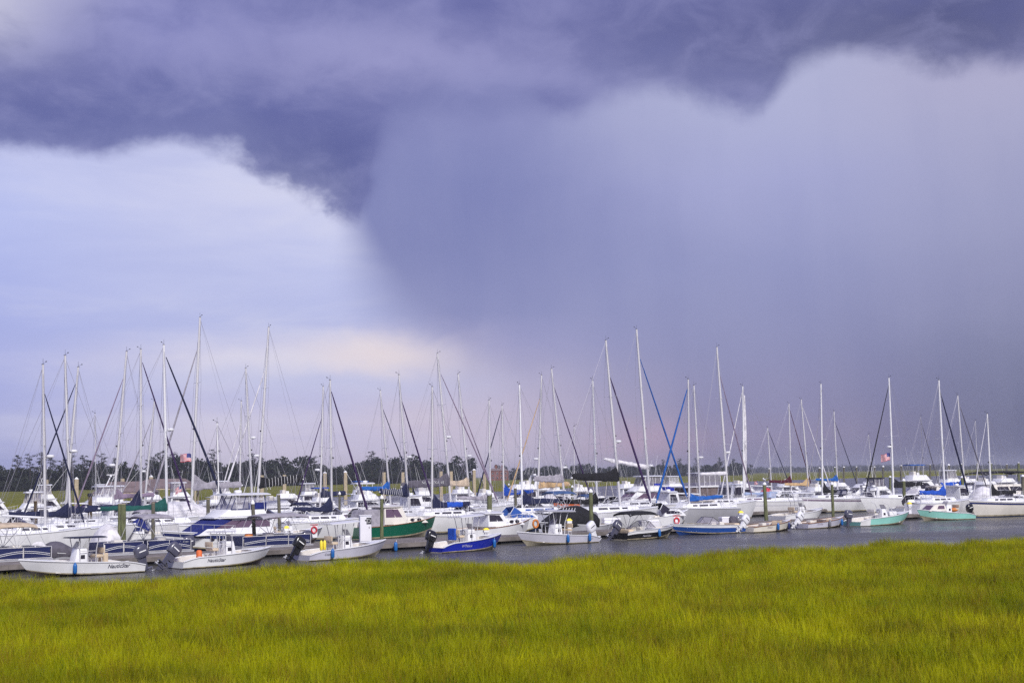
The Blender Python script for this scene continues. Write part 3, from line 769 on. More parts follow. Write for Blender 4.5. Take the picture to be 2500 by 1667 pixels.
    def rail(b, t0=0.55, t1=1.0, h=0.55, n=5, r=0.016, mt='steel', lift=0.0, name='bow_rail'):
        mb = MB(); m = 10
        for s in (1, -1):
            T = [b.sheer(lerp(t0, t1, i / m)) for i in range(m + 1)]
            mb.tube([(x, max(0.02, y - 0.07) * s, z + h + lift * i / m) for i, (x, y, z) in enumerate(T)], r, 5)
            for i in range(n + 1):
                x, y, z = b.sheer(lerp(t0, t1 - 0.02, i / n)); y = max(0.02, y - 0.07); mb.tube([(x, y * s, z - 0.02), (x, y * s, z + h)], r * 0.85, 5)
        mb.build(name, M[mt], b.root)
    def bimini(b, x0, x1, w, z, base, mt='greycover', droop=0.12, sag=0.0, th=0.05, name='bimini'):
        R = []
        for i in range(9):
            f = i / 8; x = lerp(x0, x1, f); d = droop * (2 * f - 1) ** 4; ring = []
            for q in (-1, -0.92, -0.6, 0, 0.6, 0.92, 1): ring.append((x, w * q, z - d - 0.16 * abs(q) ** 3 - (0.08 if abs(q) == 1 else 0)))
            ring += [(p[0], p[1] * 0.97, p[2] - th) for p in reversed(ring)]; R.append(ring)
        o = MB().loft(R).build(name, M[mt], b.root, 60)
        xm = (x0 + x1) / 2
        for s in (-1, 1):
            fr = MB(); bp = (xm, w * s * 0.98, base)
            for xe in (x0 + 0.12, lerp(x0, x1, 0.36), lerp(x0, x1, 0.64), x1 - 0.12): fr.tube([bp, (xe, w * s * 0.96, z - 0.24)], 0.018, 5)
            fr.tube([(x1 + 0.5, w * s, base + 0.05), (x1 - 0.1, w * s * 0.96, z - 0.24)], 0.014, 5); fr.tube([(x0 - 0.5, w * s, base + 0.05), (x0 + 0.1, w * s * 0.96, z - 0.24)], 0.014, 5)
            fr.build('bimini_frame', M['steel'], o)
    def outboard(b, y=0.0, tilt=20, mt='obgrey', x=None, z=0.62, s=1.0, decal=True):
        x = -b.L / 2 - 0.12 if x is None else x
        T = Matrix.Translation((x, y, z)) @ Matrix.Rotation(R_(tilt), 4, 'Y') @ Matrix.Scale(s, 4)
        lg = MB(); lg.loft([[(-0.30 + dx, dy, zz) for dx, dy in ((-.13 * k, -.10 * k), (.14 * k, -.10 * k), (.14 * k, .10 * k), (-.13 * k, .10 * k))] for zz, k in ((0.16, 1.25), (-0.2, 0.9), (-0.62, 0.75), (-0.78, 0.7))])
        lg.box((-0.36, 0, -0.63), (0.62, 0.26, 0.035)); lg.loft([[(-0.30 + xx, 0.07 * k * yy, -0.86 + 0.075 * k * zz) for yy, zz in ((0, 1), (.8, .6), (1, 0), (.8, -.6), (0, -1), (-.8, -.6), (-1, 0), (-.8, .6))] for xx, k in ((-.34, .45), (-.2, .95), (.05, 1), (.25, .7), (.36, .15))])
        lg.prism([(-0.42, -0.9), (-0.18, -0.9), (-0.32, -1.12), (-0.46, -1.12)], -0.012, 0.012); lg.box((-0.10, 0, -0.05), (0.26, 0.22, 0.5))
        o = lg.xf(T).build('outboard_motor', M[mt], b.root, 40)
        cw = MB(); R = []
        for zz, k, dx in ((0.10, 0.86, 0), (0.20, 1.0, 0), (0.42, 1.02, 0.0), (0.60, 0.97, -0.01), (0.72, 0.84, -0.03), (0.79, 0.58, -0.05)):
            R.append([(-0.28 + dx + 0.40 * k * math.copysign(abs(math.cos(a)) ** 0.6, math.cos(a)), 0.235 * k * math.copysign(abs(math.sin(a)) ** 0.6, math.sin(a)), zz) for a in (2 * PI * q / 14 for q in range(14))])
        cw.loft(R).xf(T).build('cowling', M[mt], o, 50)
        pr = MB()
        for k in range(3):
            a = 2 * PI * k / 3; c, s_ = math.cos(a), math.sin(a)
            pr.add([(-0.66, 0.03 * c, -0.86 + 0.03 * s_), (-0.70, 0.18 * math.cos(a - .45), -0.86 + 0.18 * math.sin(a - .45)), (-0.62, 0.18 * math.cos(a + .45), -0.86 + 0.18 * math.sin(a + .45))], [(0, 1, 2)])
        pr.tube([(-0.58, 0, -0.86), (-0.74, 0, -0.86)], [0.055, 0.03], 7); pr.xf(T).build('propeller', M['steel'], o)
        if decal: MB().box((-0.28, -0.243, 0.44), (0.42, 0.01, 0.06)).box((-0.28, 0.243, 0.44), (0.42, 0.01, 0.06)).xf(T).build('decal_stripe', M['inkwhite' if mt != 'obwhite' else 'ink'], o)
    def console(b, t=0.50, w=0.42, h=1.45, mt='white', seat='tanseat', glass='smoke'):
        x = b.X(t); c = b.house((x - 0.38, x + 0.52, w, 0.2), (x - 0.30, x + 0.26, w * 0.88, h), mt, [('sp', 0.25, 0.6, 0.55, 0.72, 'glass')], 'console', 0.05)
        MB().loft([[(x + 0.28, -w * .8, h), (x + 0.28, w * .8, h), (x + 0.06, w * .7, h + 0.38), (x + 0.06, -w * .7, h + 0.38)], [(x + 0.25, -w * .8, h), (x + 0.25, w * .8, h), (x + 0.03, w * .7, h + 0.38), (x + 0.03, -w * .7, h + 0.38)]]).build('windshield', M[glass], c)
        MB().tube([(x - 0.42, 0.17 * math.cos(a), h - 0.22 + 0.17 * math.sin(a)) for a in (2 * PI * k / 10 for k in range(11))], 0.018, 5).build('steering_wheel', M['rubber'], c)
        MB().box((x + 0.72, 0, 0.42), (0.36, w * 1.7, 0.44)).build('console_seat', M[seat], b.root, 0, 0.05)
    def leanpost(b, t=0.36, w=0.45, mt='tanseat', z=1.0):
        x = b.X(t); o = MB().box((x, 0, z), (0.42, w * 2, 0.16)).build('leaning_post', M[mt], b.root, 40, 0.05)
        bk = MB().box((x - 0.24, 0, z + 0.30), (0.07, w * 2, 0.30)).build('seat_back', M[mt], o, 40, 0.03)
        fr = MB()
        for s in (-1, 1): fr.tube([(x - 0.15, s * w * .9, 0.2), (x - 0.1, s * w * .9, z)], 0.022, 5).tube([(x + 0.2, s * w * .9, 0.2), (x + 0.1, s * w * .9, z)], 0.022, 5).tube([(x - .2, s * w * .9, z), (x - .24, s * w * .9, z + .45)], 0.018, 5)
        fr.build('leaning_post_frame', M['alu'], o)
    def ttop(b, t0=0.30, t1=0.60, z=2.15, w=0.8, mt='white', th=0.06, frame='alu', rods=True, rise=0.0):
        x0, x1 = b.X(t0), b.X(t1); o = b.slab(x0, x1, w, z, th, mt, 't_top', 0.04, 0.8, 0.95, rise)
        xm = b.X(0.5 * (t0 + t1)); fr = MB()
        for s in (-1, 1):
            for xa, xb in ((xm - 0.42, lerp(x0, x1, 0.22)), (xm + 0.05, lerp(x0, x1, 0.5)), (xm + 0.45, lerp(x0, x1, 0.80))):
                fr.tube([(xa, s * 0.50, 0.22), (lerp(xa, xb, 0.25), s * 0.52, lerp(0.3, z, 0.62)), (xb, s * w * 0.74, z + rise * 0.5)], 0.024, 5)
            fr.tube([(xm - 0.4, s * 0.52, 1.3), (xm + 0.44, s * 0.52, 1.3)], 0.018, 5); fr.tube([(x0 + .1, s * w * .8, z), (x1 - .1, s * w * .74, z + rise)], 0.022, 5)
        fr.build('t_top_frame', M[frame], o)
        if rods:
            rh = MB()
            for k in range(5): rh.tube([(x0 - 0.02, lerp(-w * .7, w * .7, k / 4), z - 0.02), (x0 - 0.16, lerp(-w * .7, w * .7, k / 4), z + 0.28)], 0.022, 5)
            rh.build('rod_holder', M[frame], o)
    def radome(b, p, r=0.28, h=0.22, parent=None):
        return MB().lathe([(r * .8, 0), (r, h * .25), (r, h * .6), (r * .8, h * .95), (r * .3, h)], p, 12).build('radar_dome', M['white'], parent or b.root, 50)
    def openarray(b, p, rz=0.4, parent=None):
        return MB().lathe([(0.14, 0), (0.12, 0.18)], p, 8).box((p[0], p[1], p[2] + 0.24), (1.1, 0.12, 0.11), rz).build('radar_scanner', M['white'], parent or b.root)
    def antenna(b, p, h=2.4, lean=(-0.2, 0)):
        MB().tube([p, (p[0] + lean[0] * h, p[1] + lean[1] * h, p[2] + h)], [0.018, 0.010], 4).build('antenna', M['inkwhite'], b.root)
    def outriggers(b, x, z, h=7.0, sp=1.7, back=0.35):
        for s in (-1, 1): MB().tube([(x, s * b.B * 0.42, z), (x - back * h, s * (b.B * 0.42 + sp), z + h * 0.8)], [0.024, 0.012], 5).build('outrigger', M['inkwhite'], b.root)
    def arch(b, x, w, z0, z1, lean=-0.5, mt='white', th=0.3):
        mb = MB()
        for s in (-1, 1): mb.loft([[(x + dx, s * w + dy, z0) for dx, dy in ((-th, -.06), (th, -.06), (th, .06), (-th, .06))], [(x + lean + dx * .55, s * w * .86 + dy, z1) for dx, dy in ((-th, -.06), (th, -.06), (th, .06), (-th, .06))]])
        mb.box((x + lean, 0, z1 + 0.04), (th * 1.2, w * 1.78, 0.12)); return mb.build('radar_arch', M[mt], b.root, 40)

def fender(boat, t, label, side=-1, mt='fenderblue', z=0.42, L=0.58, r=0.115, group='blue fenders along the front boats'):
    x, y, zs = boat.sheer(t); p = boat.w((x, side * (boat.hully(x, z) + r + 0.03), z))
    o = MB().lathe([(0.03, -L / 2), (r * .8, -L / 2 + .05), (r, -L / 2 + .14), (r, L / 2 - .14), (r * .8, L / 2 - .05), (0.035, L / 2), (0.03, L / 2 + .05)], (0, 0, 0), 10).build('fender', M[mt], None, 50)
    o.location = p; tag(o, label, 'fender', group)
    d = boat.w((x, side * y, zs)) - p; MB().tube([(0, 0, L / 2), d], 0.012, 4).build('rope', M['inkwhite'], o)
    return o

# ------------------------------------------------------------------ front row
GF = 'small boats tied along the front dock'
def center_console(label, pa, pb, wl, hd, hullm='white', fs=0.62, fb=0.98, bot='bottom', ob='obgrey', tilt=38, top=None, dip=0.2, seat='tanseat', B=None, con=0.5, stripes=(), glass='smoke', twin=False, cap='white'):
    c, L = place(pa, pb, wl, hd); b = Boat('center_console_boat', label, 'boat', c, hd, L, B or min(2.6, L * 0.27 + 0.55), GF)
    b.hull(fs, fb, 0.35, hullm, bot, 'power', dip, L * 0.15, 0.93, 2.6, stripes=stripes)
    b.cockpit(0.03, 0.74, 0.2, 0.2, 'liner', cap); b.console(con, glass=glass, seat=seat); b.leanpost(con - 0.15, mt=seat)
    if top: b.ttop(*top)
    if ob:
        for y in ((-0.34, 0.34) if twin else (0,)): b.outboard(y, tilt, ob)
    cl = MB()
    for t in (0.16, 0.62, 0.9):
        for s in (-1, 1):
            x, y, z = b.sheer(t); cl.box((x, s * (y - 0.1), z + 0.05), (0.2, 0.03, 0.03))
    cl.build('cleat', M['steel'], b.root)
    return b
b1 = center_console('white open boat with navy script lettering, bow left, nearest of the front row', 333, 45, 1403, 220, top=(0.31, 0.60, 2.02, 0.85, 'navy', 0.03, 'alu', False), tilt=18, B=2.55, con=0.50)
b1.lettering('NauticStar', 0.24, 0.50, 0.30, 'obgrey', 1, bold=0.006); MB().box((b1.X(0.28), -0.3, 0.75), (0.5, 0.45, 0.75)).build('deck_seat', M['tanseat'], b1.root, 0, 0.06)
fender(b1, 0.61, 'blue fender hung near the bow of the nearest white boat', 1)
b2 = center_console('white open boat with navy script lettering, bow right, grey outboard tilted up', 428, 660, 1381, 40, top=(0.36, 0.58, 2.0, 0.75, 'clear', 0.03, 'alu', False), tilt=42, con=0.53)
b2.lettering('NauticStar', 0.33, 0.47, 0.27, 'obgrey', -1, bold=0.006)
MB().lathe([(0.16, 0), (0.18, 0.1), (0.18, 0.5), (0.10, 0.58)], (b2.X(0.20), -0.5, 0.45), 8).build('bait_bucket', M['orange'], b2.root, 50)
b3 = center_console('lavender grey open boat with black outboard and yellow floats aboard', 735, 942, 1363, 40, 'lilac', 0.58, 1.05, 'bottomw', 'obblack', 35, (0.28, 0.62, 2.15, 0.85, 'white', 0.07, 'alu', True, 0.12), con=0.50)
for k in (0, 1): MB().lathe([(0.06, 0), (0.10, 0.08), (0.10, 0.5), (0.05, 0.62)], (b3.X(0.17) + 0.24 * k, -0.62, 0.62), 8).build('yellow_float', M['yellow'], b3.root, 50)
b3.lettering('Cobia', 0.20, 0.48, 0.20, 'ink', -1)
fender(b3, 0.24, 'blue fender at the stern quarter of the lavender open boat')
b4 = center_console('royal blue open boat with cream bottom and black outboard', 1060, 1225, 1344, 40, 'royal', 0.60, 1.08, 'bottomw', 'obblack', 20, (0.30, 0.66, 2.25, 0.85, 'white', 0.06, 'alu', True, 0.1), dip=0.26)
b4.lettering("W'Palace", 0.34, 0.42, 0.24, 'lilac', -1, 0.4)
MB().box((b4.X(0.30), 0.3, 1.15), (0.18, 0.8, 0.8)).build('seat_cover', M['blue'], b4.root, 0, 0.08)
fender(b4, 0.80, 'blue fender near the bow of the royal blue boat')
b5 = center_console('pale grey open boat with bow left and white outboard', 1440, 1262, 1328, 220, 'lilac', 0.56, 1.02, 'bottomw', 'obwhite', 30, (0.30, 0.66, 2.3, 0.9, 'palegrey', 0.10, 'whitealu', True, 0.06), con=0.48)
b5.lettering('Sea Hunt', 0.14, 0.5, 0.13, 'ink', 1); fender(b5, 0.47, 'blue fender amidships on the pale grey open boat', 1); fender(b5, 0.17, 'blue fender near the white outboard of the pale grey boat', 1)
def bowrider(label, pa, pb, wl, hd, hullm, ob='obgrey', bot='bottom', tilt=35, cover=False, bim=None):
    c, L = place(pa, pb, wl, hd); b = Boat('bowrider_boat', label, 'boat', c, hd, L, 2.35, GF)
    b.hull(0.66, 0.92, 0.32, hullm, bot, 'power', 0.12, L * 0.14, 0.94, 2.3, stripes=[('topside_band', 0.66, 1.0, 'white')], rail='steel')
    b.cockpit(0.05, 0.86, 0.25, 0.26); b.deck('white', 0.40, 0.60, -0.005, 0.03, 0.25, 'walkthrough_deck')
    x = b.X(0.52); fr = MB(); gl = MB()
    P = [(x - 0.85, -0.98, 0.82), (x + 0.05, -0.86, 0.86), (x + 0.42, 0, 0.88), (x + 0.05, 0.86, 0.86), (x - 0.85, 0.98, 0.82)]; Q = [(x - 0.95, -0.90, 0.98), (x - 0.45, -0.72, 1.36), (x - 0.15, 0, 1.40), (x - 0.45, 0.72, 1.36), (x - 0.95, 0.90, 0.98)]
    gl.loft([[p, q] for p, q in zip(P, Q)], False, False); g = gl.build('windshield', M['smoke'], b.root)
    fr.tube(Q, 0.022, 5)
    for p, q in zip(P, Q): fr.tube([p, q], 0.02, 5)
    fr.build('windshield_frame', M['ink'], g)
    MB().box((b.X(0.32), -0.5, 0.62), (0.5, 0.5, 0.7)).box((b.X(0.32), 0.5, 0.62), (0.5, 0.5, 0.7)).build('helm_seat', M['offwhite'], b.root, 0, 0.08)
    MB().box((b.X(0.10), 0, 0.55), (0.55, 1.7, 0.5)).build('stern_bench', M['tanseat'], b.root, 0, 0.08)
    b.rail(0.66, 0.96, 0.14, 3, 0.014)
    if bim: b.bimini(*bim)
    b.outboard(0, tilt, ob, s=0.95)
    return b
b6 = bowrider('black hulled runabout with white topsides, black bimini and grey outboard', 1510, 1645, 1314, 37, 'blackhull', 'obgrey', 'bottomw', 40)
b6.bimini(b6.X(0.06), b6.X(0.56), 0.98, 2.15, 0.75, 'black'); fender(b6, 0.55, 'blue fender on the black hulled runabout')
b6.lettering('NauticStar', 0.34, 0.25, 0.2, 'lilac', -1)
b7 = bowrider('blue and white runabout, bow left, with wraparound windshield and covered engine', 1800, 1638, 1303, 213, 'midblue', 'hullgrey', 'midblue', 12)
tarp_ = MB().loft([[(b7.X(0.06) + 0.42 * k * math.cos(a) - dx, 0.30 * k * math.sin(a), z) for a in (2 * PI * q / 12 for q in range(12))] for z, k, dx in ((0.55, 0.9, 0.1), (0.75, 1.05, 0.08), (1.05, 1.0, 0.04), (1.25, 0.82, 0.0), (1.36, 0.45, -0.04))]).build('engine_cover', M['darkgrey'], b7.root, 50)
def skiff(label, pa, pb, wl, hd, hullm, load, ob='obwhite'):
    c, L = place(pa, pb, wl, hd); b = Boat('skiff', label, 'boat', c, hd, L, 2.0, GF)
    b.hull(0.50, 0.92, 0.25, hullm, 'bottom', 'power', 0.05, L * 0.10, 0.92, 2.5, rail='teak'); b.cockpit(0.03, 0.80, 0.2, 0.16)
    for t in (0.22, 0.52): MB().box((b.X(t), 0, 0.44), (0.36, 1.6, 0.08)).build('thwart', M['teak'], b.root, 0, 0.02)
    b.outboard(0, 45, ob, s=0.95)
    for i, (t, y, s, mt) in enumerate(load): MB().box((b.X(t), y, 0.42 + s[2] * 0.5), (s[0] * 1.5, s[1] * 1.7, s[2] * 1.3), 0.3 * i).build('stowed_gear', M[mt], b.root, 40, 0.06)
    return b
b8 = skiff('cream skiff with white outboard and tan gear bags', 1822, 1932, 1297, 35, 'cream', [(0.3, -0.3, (0.3, 0.3, 0.3), 'offwhite'), (0.45, 0.3, (0.4, 0.4, 0.25), 'greycover'), (0.68, 0.0, (0.40, 0.45, 0.4), 'sand')])
b8.lettering('MAKO', 0.34, 0.5, 0.2, 'mauve', -1); fender(b8, 0.50, 'blue fender amidships on the cream skiff'); fender(b8, 0.86, 'violet fender at the bow of the cream skiff', -1, 'navyhull')
b9 = skiff('lavender white skiff with white outboard, bow against the bare dock', 1955, 2060, 1288, 35, 'lilac', [(0.25, 0.2, (0.25, 0.3, 0.25), 'offwhite'), (0.5, 0.1, (0.4, 0.4, 0.25), 'brownmesh'), (0.62, -0.2, (0.25, 0.3, 0.3), 'sand')])
b9.lettering('Carolina', 0.26, 0.55, 0.2, 'mauve', -1); fender(b9, 0.46, 'dark fender amidships on the lavender skiff', -1, 'hullgrey'); fender(b9, 0.88, 'blue fender at the bow of the lavender skiff')
b10 = center_console('mint green open boat, bow right, dark outboard down in the water', 2080, 2220, 1281, 30, 'mint', 0.62, 1.15, 'bottomw', 'obgrey', 6, None, 0.22, seat='offwhite', B=2.45, con=0.52)
b10.strip(0.0, 1.0, 'white', 'stern_panel', 0.0, 0.17, 0.014)
b10.posts([[(b10.X(0.62), s * 0.9, 0.9), (b10.X(0.52), s * 0.8, 1.9), (b10.X(0.44), s * 0.7, 2.1)] for s in (-1, 1)], 0.03, 'whitealu', 'grab_bar'); MB().box((b10.X(0.66), 0, 1.0), (0.9, 0.9, 0.4)).build('cooler_seat', M['white'], b10.root, 0, 0.06)
b11 = center_console('mint green walkaround boat, bow left, with small cuddy', 2363, 2240, 1269, 208, 'mint', 0.60, 1.12, 'bottomw', 'obblack', 14, None, 0.2, B=2.4, con=0.42)
b11.house((b11.X(0.52), b11.X(0.86), 0.75, 0.9), (b11.X(0.54), b11.X(0.72), 0.6, 1.55), 'offwhite', [('sp', 0.12, 0.62, 0.3, 0.8, 'mauveglass'), ('f', 0.12, 0.88, 0.2, 0.85, 'mauveglass')], 'cuddy_cabin')
MB().ellip((b11.X(0.30), 0.1, 0.95), (0.5, 0.4, 0.22)).build('yellow_tube', M['amber'], b11.root, 50)

# ---- pontoon boats on the dock's far side
def pontoon(label, pa, pb, wl, hd, bim=None, ob='obgrey', txt=None, tilt=30, side=None):
    c, L = place(pa, pb, wl, hd); b = Boat('pontoon_boat', label, 'boat', c, hd, L, 2.5, 'pontoon boats with navy panels')
    tb = MB()
    for s in (-1, 1):
        T = MB().tube([(-L / 2, s * 0.85, 0.18), (L / 2 - 0.7, s * 0.85, 0.18), (L / 2 - 0.25, s * 0.85, 0.28), (L / 2, s * 0.85, 0.42)], [0.3, 0.3, 0.2, 0.05], 12); T.build('pontoon_tube', M['alu'], b.root, 50)
    MB().box((0, 0, 0.53), (L, 2.5, 0.12)).build('deck', M['palegrey'], b.root)
    n = max(2, int(L / 1.7))
    for s in (-1, 1):
        for k in range(n):
            x0, x1 = lerp(-L / 2 + .25, L / 2 - .15, k / n), lerp(-L / 2 + .25, L / 2 - .15, (k + 1) / n)
            p = MB().box(((x0 + x1) / 2, s * 1.19, 0.96), (x1 - x0 - 0.09, 0.03, 0.60)).build('fence_panel', M['pontnavy'], b.root)
            cu = [(lerp(x0, x1, f) , s * 1.212, 0.76 + 0.20 * math.sin((k + f) / n * PI)) for f in (0.03, 0.2, 0.4, 0.6, 0.8, 0.97)]
            MB().tube(cu, 0.014, 5).tube([(q[0], q[1], q[2] + 0.10) for q in cu], 0.014, 5).build('trim_stripe', M['inkwhite'], p)
        rl = MB()
        rl.tube([(-L / 2 + .2, s * 1.19, 1.29), (L / 2 - .1, s * 1.19, 1.29)], 0.022, 5).tube([(-L / 2 + .2, s * 1.19, 0.63), (L / 2 - .1, s * 1.19, 0.63)], 0.02, 5)
        for k in range(n + 1): x = lerp(-L / 2 + .2, L / 2 - .1, k / n); rl.tube([(x, s * 1.19, 0.6), (x, s * 1.19, 1.29)], 0.022, 5)
        rl.build('fence_rail', M['alu'], b.root)
    for x in (-L / 2 + .2, L / 2 - .1): MB().box((x, 0, 0.96), (0.03, 2.3, 0.60)).build('fence_panel', M['pontnavy'], b.root)
    for x in (-L * 0.28, L * 0.26): MB().box((x, 0.72, 0.85), (L * 0.3, 0.6, 0.5)).build('bench_seat', M['offwhite'], b.root, 0, 0.08)
    MB().box((-L * 0.05, -0.6, 1.0), (0.6, 0.6, 0.85)).build('helm_console', M['offwhite'], b.root, 0, 0.08)
    if bim: b.bimini(bim[0] * L, bim[1] * L, 1.15, bim[3] if len(bim) > 3 else 2.7, 1.25, bim[2])
    if ob: b.outboard(0, tilt, ob, x=-L / 2 - 0.05, z=0.6)
    if txt:
        me = text_mesh(txt, 0.17, 0.3); s = side or -1
        for v in me.vertices: v.co = (L * 0.32 * (1 if s > 0 else -1) * s * -1 + (-s) * v.co.x, s * 1.228, 1.08 + v.co.y)
        me.materials.clear(); me.materials.append(M['inkwhite']); o = bpy.data.objects.new('lettering', me); C.objects.link(o); o.parent = b.root
    return b
pontoon('pontoon boat with tan bimini at the left edge of the frame', -40, 110, 1388, 40, (-0.42, 0.25, 'sand', 2.75), None)
pontoon('navy panelled pontoon boat without canopy behind the nearest white boat', 226, 333, 1372, 40, None, None)
pontoon('navy pontoon boat with grey bimini, moored behind the second open boat', 452, 336, 1365, 220, (-0.1, 0.55, 'greycover', 2.95), 'obgrey', 'Crest', 10, 1)
pontoon('long navy pontoon boat with folded grey bimini beside the red drum', 742, 568, 1352, 220, (-0.45, 0.2, 'greycover', 2.75), 'obgrey', None, 15)
# ------------------------------------------------------------------ larger motor boats
GY = 'motor yachts moored behind the front dock'
def yacht(label, pa, pb, hd, Y=None, wl=None, B=None, name='motor_yacht', cat='motor yacht'):
    c, L = place(pa, pb, wl or 1280, hd, Y); return Boat(name, label, cat, c, hd, L, B or min(4.6, L * 0.24 + 0.9), GY)
def z_at(b, px, py):
    """height above the water of a photo row at this boat's distance"""
    return atY(px, py, b.root.location.y).z
def flybridge(label, pa, pb, hd, Y=None, wl=None, hullm='white', canopy='hard', enc='clear', frame='navy', glass='mauveglass', canvas=None, top=4.1, arch=False, stripe=None, skirt=None, rail=True, rad=True, B=None, hcol='white', fb=1.7, ports=True):
    b = yacht(label, pa, pb, hd, Y, wl, B); L = b.L; w = b.B / 2
    b.hull(1.05, fb, 0.6, hullm, 'bottomblue', 'power', 0.0, L * 0.13, 0.94, 2.2, stripes=[('hull_stripe', *stripe)] if stripe else ())
    b.deck('white'); k = top / 4.1
    zc = 2.35 * k
    b.house((-0.34 * L, 0.30 * L, w * 0.80, 1.15), (-0.33 * L, 0.10 * L, w * 0.70, zc), hcol,
            [('sp', 0.05, 0.34, 0.42, 0.88, glass), ('sp', 0.37, 0.62, 0.42, 0.88, glass, -0.04), ('sp', 0.65, 0.86, 0.40, 0.85, glass, -0.12), ('f', 0.06, 0.48, 0.25, 0.9, glass), ('f', 0.52, 0.94, 0.25, 0.9, glass)], 'saloon')
    b.slab(-0.44 * L, 0.14 * L, w * 0.86, zc, 0.10, hcol, 'flybridge_deck', 0.02)
    b.house((-0.30 * L, 0.10 * L, w * 0.66, zc + 0.10), (-0.28 * L, 0.02 * L, w * 0.60, zc + 0.62 * k), hcol, [], 'flybridge_coaming', 0.08)
    MB().box((-0.12 * L, 0, zc + 0.72 * k), (0.5, 0.9, 0.5)).build('helm_console', M['white'], b.root, 0, 0.06); MB().box((-0.20 * L, 0, zc + 0.8 * k), (0.45, 1.1, 0.6)).build('helm_seat', M['offwhite'], b.root, 0, 0.08)
    if canopy:
        if enc: b.enclosure((-0.29 * L, 0.0, w * 0.60, zc + 0.62 * k), (-0.28 * L, -0.05 * L, w * 0.57, top - 0.12), enc, frame, 3, skirt)
        b.slab(-0.33 * L, 0.02 * L, w * 0.68, top - 0.12, 0.08, 'white' if canopy == 'hard' else canopy, 'hardtop' if canopy == 'hard' else 'bimini', 0.08)
        b.posts([[(x * L, s * w * 0.62, zc + 0.3), (x * L + 0.1, s * w * 0.60, top - 0.1)] for x in (-0.28, -0.16, -0.05) for s in (-1, 1)], 0.026)
    if arch: a = b.arch(-0.30 * L, w * 0.70, zc + 0.1, top - 0.3, -0.5); b.radome((-0.30 * L - 0.5, 0, top - 0.2), parent=a)
    elif rad: b.radome((-0.12 * L, 0, top + 0.04)); 
    b.antenna((-0.2 * L, w * 0.5, top), 2.6); b.antenna((-0.22 * L, -w * 0.5, top), 2.0, (-0.3, 0.05))
    if canvas: b.house((0.02 * L, 0.305 * L, w * 0.79, 1.22), (0.0, 0.115 * L, w * 0.71, zc - 0.04), canvas, [], 'windshield_cover', 0.04)
    if rail: b.rail(0.5, 0.99, 0.6, 6)
    if ports:
        for t in (0.62, 0.72):
            for s in (-1, 1):
                p = b.yz(b.rows[int(t * b.ns)], 0.66); MB().lathe([(0.14, -0.03), (0.14, 0.03)], (0, 0, 0), 10, 1.4).xf(Matrix.Translation((p[0], s * (p[1] + 0.0), p[2])) @ Matrix.Rotation(PI / 2, 4, 'X')).build('porthole', M['glass'], b.root)
    MB().box((-0.5 * L - 0.35, 0, 0.28), (0.75, b.B * 0.8, 0.08)).build('swim_platform', M['teak'], b.root)
    return b
def express(label, pa, pb, hd, Y=None, wl=None, hullm='white', glass='navyhull', canvas=None, top=None, stripe=None, B=None, bim=None, arch=True, fb=1.45):
    b = yacht(label, pa, pb, hd, Y, wl, B, 'cabin_cruiser', 'cabin cruiser'); L = b.L; w = b.B / 2
    b.hull(0.95, fb, 0.5, hullm, 'bottomblue', 'power', 0.0, L * 0.16, 0.94, 2.1, stripes=[('hull_stripe', *stripe)] if stripe else ()); b.deck('white', 0.42, 1.0); b.cockpit(0.03, 0.42, 0.5, 0.25, 'liner', 'white', False)
    b.house((-0.10 * L, 0.36 * L, w * 0.76, 1.05), (-0.08 * L, 0.22 * L, w * 0.62, 1.72), 'white', [('sp', 0.10, 0.62, 0.35, 0.78, glass, -0.02), ('sp', 0.66, 0.86, 0.32, 0.66, glass, -0.06)], 'trunk_cabin', 0.12)
    x = 0.02 * L; P = [(-0.16 * L, -w * .82, 1.25), (x, -w * .72, 1.72), (x + .45, 0, 1.76), (x, w * .72, 1.72), (-0.16 * L, w * .82, 1.25)]; Q = [(-0.19 * L, -w * .78, 1.7), (x - .75, -w * .62, 2.22), (x - .4, 0, 2.3), (x - .75, w * .62, 2.22), (-0.19 * L, w * .78, 1.7)]
    g = MB().loft([[p, q] for p, q in zip(P, Q)], False, False).build('windshield', M[canvas or 'glass'], b.root); MB().tube(Q, 0.03, 5).build('windshield_frame', M['whitealu'], g)
    for t in (-0.22, -0.34): MB().box((t * L, 0, 0.85), (0.55, b.B * 0.6, 0.7)).build('cockpit_seat', M['offwhite'], b.root, 0, 0.08)
    if arch: a = b.arch(-0.26 * L, w * 0.86, 1.0, 2.75, -0.35); b.radome((-0.26 * L - .35, 0, 2.85), parent=a)
    if bim: b.bimini(-0.30 * L, -0.02 * L, w * 0.8, bim[1], 1.3, bim[0])
    b.rail(0.5, 0.99, 0.5, 6)
    return b
